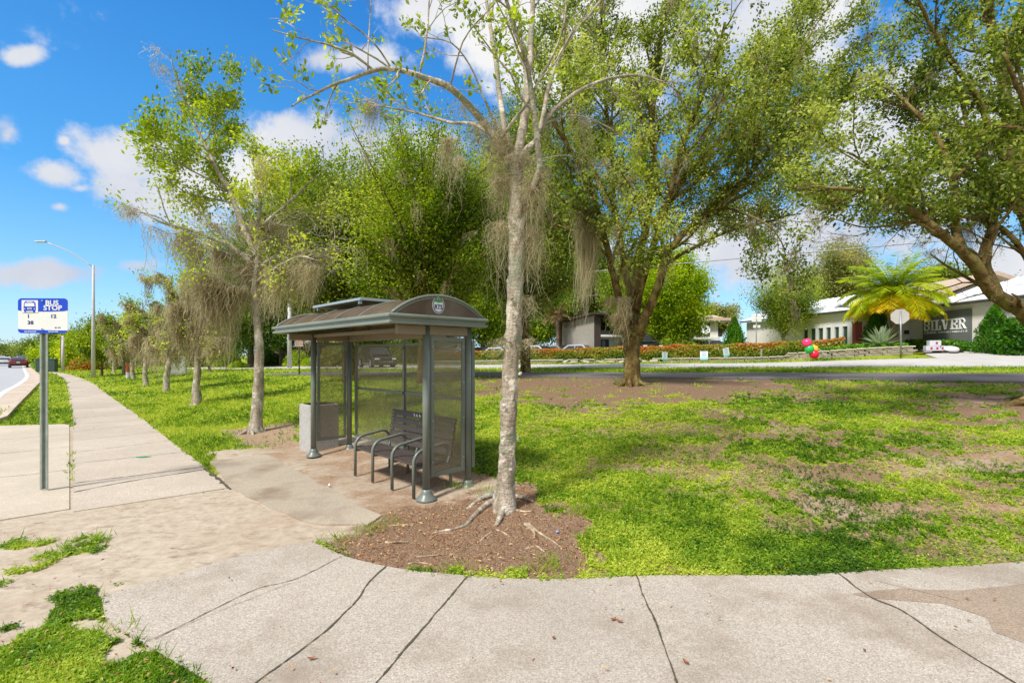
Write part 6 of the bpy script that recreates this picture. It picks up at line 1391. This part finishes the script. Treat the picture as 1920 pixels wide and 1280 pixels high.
def mossy(label, px, py, topy, halfw, seed, lean=0, bow=0, tint=.5, nl=14, leafy=5, mlow=.42):
    T = Tree(seed); x, y = U(px, py); Z = y; base = np.array([x, y, 0]); rs = T.rs; H = EYE+(HY-topy)/F*Z; W_ = halfw/F*Z
    q, r = T.limb([base-[0, 0, .1], base+[0, 0, .04], base+[lean*.3, 0, H*.2], base+[lean*.55+bow, .1, H*.42], base+[lean*.8, 0, H*.65], base+[lean, -.1, H*.84]], .2, .015, 12, jag=.25, pw=.45, step=.14, wob=.05); root_flare(T, base, .15, 5, seed, 2.2)
    for k in range(nl):
        t = .38+.6*k/nl; i = int(t*(len(q)-1)); a = rs.uniform(0, 2*pi) if k > 3 else (pi if k % 2 else 0)+rs.uniform(-.4, .4); L_ = W_*rs.uniform(.6, 1.15)*(1.15-.4*t); d = np.array([cos(a), sin(a)*.8, rs.uniform(.05, .5)])
        c = [q[i], q[i]+d*L_*.5+rs.normal(0, .08, 3), q[i]+d*L_+[0, 0, -.1]]; cc, rr_ = T.limb(c, max(.02, r[i]*.5), .008, 6, step=.2, wob=.04); T.sprout(cc, rr_, [dict(n=2.4, len=.8, r=.014, t0=.3, seg=4, w=.3, moss=.4), dict(n=2.5, len=.35, r=.005, seg=3, w=.3)]); T.mo.append(cc)
    fol = T.foliage(leafy*3, .15, .07+Z*.0022, .5, .6, .18, clump=.56, cs=.9, seed=seed)
    mg = Geo()
    for c in T.mo:
        low = c[:, 2].mean() < H*.8; moss(rs, c, 80 if low else 30, rs.uniform(.6, 1.3) if low else .6, .010+Z*.0006, .07, mg, tint)
    for k in range(16):
        i = int(rs.uniform(.42, .85)*(len(q)-1)); c = q[i]+[rs.uniform(-1, 1)*W_*.7, rs.uniform(-.4, .4), rs.uniform(0, .4)]; moss(rs, [c, c+[.4, 0, .05]], 70, rs.uniform(1.0, min(2.4, c[2]-.9)), .010+Z*.0006, .09, mg, tint, clumps=3)
    return finish(T, 'street_tree', label, 'tree', base, M_barkpale, [('foliage', fol, M_leafA), ('moss', mg, M_moss)], 'moss-hung trees in a row beside the walk')
mossy('second moss-hung tree of the row, thick knotted trunk with a curtain of moss', 367, 763, 440, 72, 51, .15, -.05, leafy=4)
mossy('third tree of the row, trunk leaning right beside the grey cabinet', 311, 738, 470, 60, 52, .35, .2)
mossy('fourth tree of the row, slim dark trunk with moss starting high', 273, 727, 530, 62, 53, -.1, .05, leafy=6)
mossy('fifth tree of the row, behind the orange and white marker', 250, 716, 560, 55, 54, -.3, 0, leafy=5)
for px, py, ty, s, lab in [(232, 704, 590, 61, 'sixth tree of the row, thin and far'), (213, 699, 600, 62, 'seventh tree of the row, faint behind the sixth')]: mossy(lab, px, py, ty, 36, s, 0, 0, .5, 8, 4)

# ---- trees behind the lawn and the shelter
def A_(px, Z, dz=0): q = at(px, Z); return (q[0], q[1], q[2]+dz)
zy = lambda py, Z: EYE+(HY-py)/F*Z
auto_tree('oak_tree', 'tall leafy oak rising straight behind the bus shelter roof', A_(795, 18.5), zy(395, 18.5), zy(205, 18.5), 3.9, 71, M_leafA, M_barkoak, .3, .10, 26, .24, .42, nat=120, mossn=22, fork=.22, low=1.6, group='live oaks on the bank', clump=.44)
auto_tree('oak_tree', 'leaning dark oak behind the far end of the shelter', A_(655, 21), zy(430, 21), zy(270, 21), 4.0, 72, M_leafB, M_barkoak, .32, .11, 26, .26, .5, nat=100, mossn=20, fork=.25, low=2.0, lean=(-.8, 0), group='live oaks on the bank', clump=.44)
auto_tree('oak_tree', 'broad oak filling the gap between the near trunk and the forked oak', A_(985, 24), zy(400, 24), zy(180, 24), 4.6, 73, M_leafB, M_barkoak, .3, .12, 26, .28, .45, nat=120, mossn=24, fork=.3, low=3.2, group='live oaks on the bank', clump=.44)
auto_tree('background_tree', 'dense dark green tree at the left of the background woods', A_(470, 52), zy(560, 52), zy(440, 52), 6.0, 74, M_leafD, tr=.35, L=.26, per=30, sig=.55, nat=90, low=1.0, group='trees of the background woods', clump=.4)
auto_tree('background_tree', 'tall olive tree of the woods just left of the pale metal pole', A_(530, 56), zy(520, 56), zy(360, 56), 7.0, 75, M_leafO, tr=.4, L=.27, per=30, sig=.6, nat=110, mossn=14, low=3.5, group='trees of the background woods', clump=.4)
auto_tree('background_tree', 'mid-green tree of the woods above the shelter roof', A_(610, 54), zy(480, 54), zy(320, 54), 7.0, 76, M_leafA, tr=.4, L=.26, per=30, sig=.6, tint=.4, nat=110, low=4.5, group='trees of the background woods', clump=.4)
auto_tree('background_tree', 'dark tree of the woods behind the dark suv', A_(710, 54), zy(500, 54), zy(340, 54), 7.0, 77, M_leafB, tr=.4, L=.26, per=30, sig=.6, tint=.4, nat=120, low=.8, group='trees of the background woods', clump=.4)
auto_tree('background_tree', 'bushy tree of the woods right of the dark suv', A_(815, 50), zy(500, 50), zy(330, 50), 6.5, 78, M_leafD, tr=.4, L=.25, per=30, sig=.6, tint=.55, nat=120, low=.6, group='trees of the background woods', clump=.4)
auto_tree('background_tree', 'light weeping tree behind the row of parked cars', A_(905, 49.5), zy(530, 50), zy(400, 50), 4.6, 79, M_leafY, tr=.3, L=.26, per=32, sig=.5, tint=.35, nat=110, low=.8, droop=1.2, group='trees of the background woods', clump=.38)
auto_tree('background_tree', 'yellow-green weeping tree left of the grey sided block', A_(1000, 51), zy(540, 51), zy(410, 51), 5.0, 80, M_leafY, tr=.3, L=.26, per=32, sig=.5, tint=.3, nat=120, low=1.0, droop=1.2, group='trees of the background woods', clump=.38)
auto_tree('background_tree', 'tall dark tree behind the grey sided block', A_(1085, 58), zy(510, 58), zy(380, 58), 6.0, 81, M_leafB, tr=.4, L=.28, per=30, sig=.6, tint=.5, nat=100, low=5, group='trees of the background woods', clump=.4)
auto_tree('background_tree', 'vivid yellow-green tree just right of the forked oak', A_(1262, 41), zy(550, 41), zy(465, 41), 3.3, 82, M_leafY, tr=.22, L=.2, per=30, sig=.36, tint=.45, nat=100, low=1.2, clump=.42)
auto_tree('background_tree', 'fresh green tree seen between the forks of the oak', A_(1180, 43), zy(550, 43), zy(470, 43), 2.8, 83, M_leafA, tr=.22, L=.2, per=30, sig=.36, tint=.45, nat=80, low=2.6, clump=.42)
auto_tree('small_tree', 'small two-stemmed tree in front of the white office wall', A_(1470, 36), zy(545, 36), zy(484, 36), 2.9, 84, M_leafA, M_barkpale, .1, .13, 15, .26, .55, nat=80, low=3.3, fork=.15, clump=.64)
auto_tree('background_tree', 'tall mossy pine behind the white roof left of the palm', A_(1580, 56), zy(510, 56), zy(452, 56), 4.4, 85, M_leafO, tr=.3, L=.24, per=22, sig=.45, tint=.6, nat=80, mossn=10, low=5.0, clump=.55)
auto_tree('background_tree', 'green tree behind the roof right of the palm', A_(1775, 52), zy(528, 52), zy(497, 52), 3.5, 86, M_leafB, tr=.3, L=.24, per=26, sig=.4, tint=.55, nat=60, low=4.5, clump=.42)
auto_tree('background_tree', 'dark round tree beyond the entrance roof', A_(1895, 50), zy(545, 50), zy(522, 50), 3.4, 87, M_leafD, tr=.3, L=.24, per=26, sig=.4, tint=.6, nat=50, low=3, clump=.42)
for px, Z, ty, R, s, lab in [(1300, 95, 570, 4.2, 88, 'small far tree above the apartment roof at its left'), (1345, 98, 571, 4.6, 89, 'small far tree above the apartment roof by the evergreen')]: auto_tree('background_tree', lab, A_(px, Z), zy(ty+14, Z), zy(ty, Z), R, s, M_leafO, tr=.3, L=.4, per=16, sig=.5, nat=30, low=6, clump=.5)
auto_tree('small_tree', 'round dark green lawn tree right of the grey cabinet', A_(393, 40), zy(645, 40), zy(612, 40), 1.55, 91, M_leafD, tr=.14, L=.15, per=30, sig=.2, tint=.5, nat=60, low=1.8, fork=.5, clump=.3)
auto_tree('small_tree', 'young bushy tree just right of the tall street lamp', (*U(191, 706), 0), zy(635, 38), zy(585, 38), 2.2, 92, M_leafA, tr=.11, L=.17, per=26, sig=.26, tint=.35, nat=70, low=1.9, fork=.4, clump=.38)
auto_tree('small_tree', 'light green round tree behind the street lamp base', (*U(228, 692), 0), zy(668, 60), zy(648, 60), 1.9, 93, M_leafY, tr=.15, L=.22, per=26, sig=.3, tint=.35, nat=40, low=.4, clump=.3)
auto_tree('small_tree', 'yellowish tree between the slim pole and the street lamp', (*U(152, 692), 0), zy(655, 60), zy(622, 60), 2.6, 94, M_leafY, tr=.2, L=.24, per=28, sig=.36, tint=.45, nat=70, low=1.0, clump=.35)
auto_tree('small_tree', 'bright green tree behind the slim grey pole', (*U(108, 689), 0), zy(660, 66), zy(640, 66), 2.9, 95, M_leafY, tr=.2, L=.25, per=28, sig=.4, tint=.3, nat=60, low=.8, clump=.35)
auto_tree('background_tree', 'dark oak crown above the trees right of the bus stop sign', (*U(130, 686), 0), zy(640, 80), zy(628, 80), 3.8, 96, M_leafB, tr=.3, L=.3, per=26, sig=.5, tint=.35, nat=50, low=3, clump=.35)
for k, (px, Z, ty, R, m, lab) in enumerate([(84, 105, 638, 5.5, M_leafB, 'far road tree behind the bus stop sign post'), (68, 130, 648, 6, M_leafD, 'far road tree left of the sign post'), (56, 170, 657, 5, M_leafD, 'tiny road tree nearest the distant hotel'), (2, 110, 645, 5, M_leafB, 'reddish-topped road tree at the left picture edge'), (14, 190, 655, 6, M_leafO, 'small road tree left of the distant hotel'), (26, 230, 659, 5, M_leafO, 'smallest road tree at the end of the road'), (160, 115, 642, 7, M_leafD, 'dark backdrop tree behind the street lamp'), (200, 110, 636, 8, M_leafB, 'backdrop tree behind the sixth row tree'), (250, 95, 620, 8, M_leafD, 'backdrop tree behind the fifth row tree'), (300, 85, 600, 8, M_leafB, 'backdrop tree behind the third row tree'), (350, 78, 585, 7.5, M_leafD, 'backdrop tree behind the grey cabinet'), (408, 70, 560, 7, M_leafB, 'backdrop tree behind the dark green lawn tree')]):
    auto_tree('background_tree', lab, A_(px, Z), zy(ty+ (F*3/Z)*1.2, Z), zy(ty, Z), R, 100+k, m, tr=.35, L=.34, per=26, sig=.7, nat=60, low=.6, group='trees of the far background', clump=.35)

# ---- bushes, hedges and showy plants
def bush(name, label, c, r, h, m, seed, L=.09, n=2600, tint=.5, cat='shrub', group=None, cone=0, flat=1.0):
    rs = np.random.RandomState(seed); c = np.array(c, float); t = thing(name, label, cat, c, 0, group)
    v = nrm(rs.normal(size=(n, 3))); v[:, 2] = np.abs(v[:, 2]); k = rs.uniform(.72, 1.02, n)*(.86+.28*vnoise(v*2.4, seed)); z = v[:, 2]*h*k
    if cone: u = rs.uniform(0, 1, n)**.75; a = rs.uniform(0, 2*pi, n); rr_ = r*(1-u)**.8*rs.uniform(.5, 1.15, n)*(.55+.85*vnoise(np.stack([np.cos(a)*3, np.sin(a)*3, u*4], 1), seed)); q = np.stack([np.cos(a)*rr_, np.sin(a)*rr_, .05+u*h], 1); d = np.stack([np.cos(a)*.3, np.sin(a)*.3, np.ones(n)], 1)+rs.normal(0, .3, (n, 3))
    else: q = np.stack([v[:, 0]*r*k, v[:, 1]*r*k, z], 1); d = v+rs.normal(0, .6, (n, 3))
    g = Geo(); l = L*rs.uniform(.6, 1.4, n); leaves(g, q, d, rs.normal(0, .6, (n, 3))+v, l, l*(.34 if cone else .6), tint+(vnoise(q*3, seed)-.5)*.7+rs.normal(0, .14, n)); obj('foliage', g, m, t)
    w_ = Geo()
    for k in range(6): a = rs.uniform(0, 2*pi); w_.tube([(0, 0, -.1), (cos(a)*r*.2, sin(a)*r*.2, h*.3), (cos(a)*r*.5*(1-cone*.6), sin(a)*r*.5*(1-cone*.6), h*.7)], [.03, .02, .008], 5)
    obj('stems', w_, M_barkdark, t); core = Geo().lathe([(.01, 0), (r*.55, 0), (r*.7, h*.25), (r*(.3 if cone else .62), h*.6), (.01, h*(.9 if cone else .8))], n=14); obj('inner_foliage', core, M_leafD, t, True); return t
bush('evergreen_shrub', 'upright feathery evergreen between the apartments and the white office', A_(1378, 35, 0), .95, 3.0, M_ever, 1, .2, 7000, cone=1)
bush('evergreen_shrub', 'upright evergreen behind the palm trunk', A_(1646, 30.4), .95, 3.0, M_ever, 2, .18, 6500, cone=1)
bush('evergreen_shrub', 'tall dark evergreen right of the SILVER panel', A_(1866, 25.0), 1.0, 2.5, M_ever, 3, .16, 9000, tint=.4, cone=.6)
bush('evergreen_shrub', 'wide evergreen at the far right under the leaning oak', A_(1922, 23.8), 1.35, 2.1, M_ever, 4, .16, 9000, tint=.35)
bush('round_bush', 'large clipped bright green ball bush by the bungalow', A_(557, 50), 1.25, 1.75, M_leafY, 5, .12, 5000)
bush('round_bush', 'smaller bright bush right of the thin notice sign', A_(580, 49), .9, .95, M_leafY, 6, .12, 2200)
bush('round_bush', 'dark bush against the bungalow wall', A_(577, 56), .8, 1.6, M_leafD, 7, .14, 2500)
bush('round_bush', 'low bright bush left of the first row trunk', A_(447, 50), 1.0, .75, M_leafY, 8, .12, 2000)
bush('round_bush', 'tall loose shrub in front of the garden wall', A_(425, 57), 1.8, 2.3, M_leafA, 9, .18, 3500)
bush('round_bush', 'grey-green spreading shrub seen through the far side panel', A_(640, 46), 2.2, 2.6, M_leafO, 10, .18, 6000)
bush('round_bush', 'dark shrub beside the bungalow left corner', A_(495, 58), 1.6, 2.6, M_leafD, 11, .18, 4000)
bush('round_bush', 'reddish low shrub behind the tall street lamp', (*U(165, 693), 0), 1.9, 1.5, M_hedge, 12, .2, 3000, tint=.75)
bush('round_bush', 'green roadside shrub left of the small garage', (*U(88, 690), 0), 1.6, 1.6, M_leafD, 13, .22, 2400)
bush('round_bush', 'feathery plant at the foot of the brown pilaster', A_(1118, 39), .7, 1.1, M_leafD, 14, .2, 1200)
bush('round_bush', 'broad shrub under the tree between the oak forks', A_(1265, 40.5), 1.8, 2.4, M_leafA, 15, .18, 5000)
def strip(name, label, pts, w_, h, m, seed, L, n, tint, red=0, cat='hedge', jag=.15):
    rs = np.random.RandomState(seed); c = catmull(np.array(pts, float), .5); k = len(c); t = thing(name, label, cat, (c[0, 0], c[0, 1], gz(*c[0])))
    tt_ = nrm(np.gradient(c, axis=0)); nn = np.stack([-tt_[:, 1], tt_[:, 0]], 1); i = rs.uniform(0, k-1.001, n); j = i.astype(int); b = c[j]+(c[j+1]-c[j])*(i-j)[:, None]; nv = nn[j]
    f = rs.uniform(0, 1, n); side = np.where(f < .35, rs.uniform(-1, 1, n), np.where(rs.uniform(size=n) < .75, -np.sign((nv@nd))*1.0, np.sign(nv@nd)*1.0)*rs.uniform(.8, 1.03, n)); zt = h*(1+jag*(fbm(b*.9, seed)-.5)*2)
    z = np.where(f < .35, zt*rs.uniform(.93, 1.05, n), zt*rs.uniform(.02, 1, n)); x = b+nv*(side*w_/2)[:, None]; x = x+(fbm(np.column_stack([b, z*2]), seed+3)-.5)[:, None]*.25*nv
    q = np.column_stack([x, ground(b[:, 0], b[:, 1])+z+.12]); g = Geo(); l = L*rs.uniform(.6, 1.4, n); d = rs.normal(0, .6, (n, 3))+[0, 0, .6]
    ti = tint+(fbm(np.column_stack([b*.6, z]), seed+5)-.5)*1.1+rs.normal(0, .14, n)+red*(z/h-.45); leaves(g, q, d, rs.normal(0, .6, (n, 3))+np.column_stack([nv*np.sign(side)[:, None], np.full(n, .5)]), l, l*.6, ti); part('foliage', g, m, t)
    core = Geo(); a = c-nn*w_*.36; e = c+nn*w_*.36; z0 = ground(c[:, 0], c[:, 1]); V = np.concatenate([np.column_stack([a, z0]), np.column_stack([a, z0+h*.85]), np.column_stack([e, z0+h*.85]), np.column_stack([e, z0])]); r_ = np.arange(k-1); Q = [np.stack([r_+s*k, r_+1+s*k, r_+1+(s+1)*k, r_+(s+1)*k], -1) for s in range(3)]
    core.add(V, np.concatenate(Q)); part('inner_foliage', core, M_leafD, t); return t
strip('hedge', 'long clipped hedge with reddish orange tips behind the low block wall', [sn(s, 36.8) for s in (31, 24, 17, 10, 4, -2.3)], 1.2, .98, M_hedge, 1, .15, 34000, .38, .75)
strip('ground_cover', 'bright low juniper bed above the stone wall below the agave', [sn(s, 35.8) for s in (-1.0, -2.5, -4, -5.2)], 1.5, .5, M_ever, 2, .16, 4500, .75, 0, 'ground cover', .4)
strip('ground_cover', 'dark low shrubs along the planter under the SILVER panel', [at(1712, 30.2)[:2], at(1770, 28.1)[:2], at(1822, 26.5)[:2], at(1880, 25.1)[:2], at(1960, 23.4)[:2]], 1.0, .42, M_ever, 3, .16, 6000, .5, 0, 'ground cover', .4)
strip('wild_hedge', 'rough green roadside hedge behind the dark suv', [sn(s, 38) for s in (60, 50, 40, 32)], 2.0, 2.6, M_leafB, 4, .24, 14000, .45, 0, 'hedge', .4)
def palm(label, base, H, R, m, n, seed, trr, dead=False, tbase=.3, nl=30):
    rs = np.random.RandomState(seed); base = np.array(base, float); t = thing('palm_tree', label, 'palm tree', base)
    g = Geo(); k = 22; z = np.linspace(-.1, H, k); r = trr*(1+.35*np.exp(-np.maximum(z, 0)/.4)+.5*np.exp(-(H-z)/.35)); g.tube(np.stack([np.zeros(k), np.zeros(k), z], 1), r*(1+.08*(np.arange(k) % 2)), 14, True); obj('trunk', g, M_barkdark, t)
    if not dead:
        b = Geo()
        for i in range(60): a = rs.uniform(0, 2*pi); z_ = H-rs.uniform(0, .9); b.tube([(cos(a)*trr*.9, sin(a)*trr*.9, z_-.1), (cos(a)*trr*2.1, sin(a)*trr*2.1, z_+.35)], [.05, .015], 4)
        obj('leaf_bases', b, M_dead, t)
    for i in range(n):
        el = 1.5-1.85*(i/n)**.95+rs.normal(0, .08); a = i*2.39996+rs.normal(0, .1); fl = Geo(); L_ = R*rs.uniform(.85, 1.12)*(1.0 if el > -.2 else .85); s = np.linspace(0, 1, 14); d = np.array([cos(a), sin(a), 0]); e = el; pts = [np.array([0, 0, H])+d*.1]
        for j in range(13): e -= (1.05 if el > .7 else 1.5 if el > 0 else .9)/13*(.5+j/13); pts.append(pts[-1]+(d*cos(e)+np.array([0, 0, sin(e)]))*L_/13)
        pts = np.array(pts); fl.tube(pts, np.linspace(.03, .006, 14), 4, False, a=.6); tan = nrm(np.gradient(pts, axis=0)); sd = nrm(np.cross(tan, [0, 0, 1.]))
        q = np.linspace(1.2, 12.8, nl); iq = q.astype(int); fr = (q-iq)[:, None]; b_ = pts[iq]*(1-fr)+pts[np.minimum(iq+1, 13)]*fr; ln = R*.31*np.sin(pi*np.clip(q/13, .12, .97))**.6*rs.uniform(.85, 1.15, nl)
        ti = np.clip((.74 if el < -.2 else .22+.4*(1-(el+.25)/1.6))+rs.normal(0, .1), 0, 1)
        for sg in (-1, 1):
            dd = nrm(tan[iq]*.7+sd[iq]*sg+np.array([0, 0, -.35 if el > 0 else -.6])+rs.normal(0, .08, (nl, 3))); leaves(fl, b_+dd*ln[:, None]*.5, dd, rs.normal(0, .2, (nl, 3))+[0, 0, 1.], ln, .07 if not dead else .06, ti+rs.normal(0, .06, nl))
        obj('frond', fl, m, t)
    return t
palm('date palm with green upper and orange drooping lower fronds by the drive', A_(1676, 29), 3.45, 2.85, M_palm, 80, 3, .2, nl=40)
palm('dark palm with a brown skirt of dead fronds left of the grey sided block', A_(1046, 45.5), 4.3, 1.9, M_dead, 30, 5, .16, True, nl=16)
def agave(label, base, R, n, seed):
    rs = np.random.RandomState(seed); t = thing('agave', label, 'plant', base)
    for i in range(n):
        a = i*2.39996; el = 1.35-1.15*(i/n); d = np.array([cos(a)*cos(el), sin(a)*cos(el), sin(el)]); L_ = R*rs.uniform(.9, 1.1); s = np.linspace(0, 1, 9); sd = nrm(np.cross(d, [0, 0, 1.])); up = np.cross(sd, d)
        c = d*s[:, None]*L_+up*(.12*np.sin(s*pi))[:, None]*0+np.array([0, 0, .15])+np.array([0, 0, -.12])*s[:, None]**2*(1-el/1.4); w_ = .09*R*np.sin(pi*np.clip(.28+.72*s, 0, 1))**.8+.002; V = []
        for k in range(9): V += [c[k]-sd*w_[k]+up*w_[k]*.35, c[k], c[k]+sd*w_[k]+up*w_[k]*.35]
        j = np.arange(8)*3; q = np.concatenate([np.stack([j, j+1, j+4, j+3], -1), np.stack([j+1, j+2, j+5, j+4], -1)]); te = np.tile([.95, .35, .95], 9); obj('leaf', Geo().add(V, q, None, te), M_agave, t, True)
    return t
agave('large grey-green agave with stiff cream-edged leaves beside the palm', A_(1652, 28.4, .3), 1.35, 40, 2)
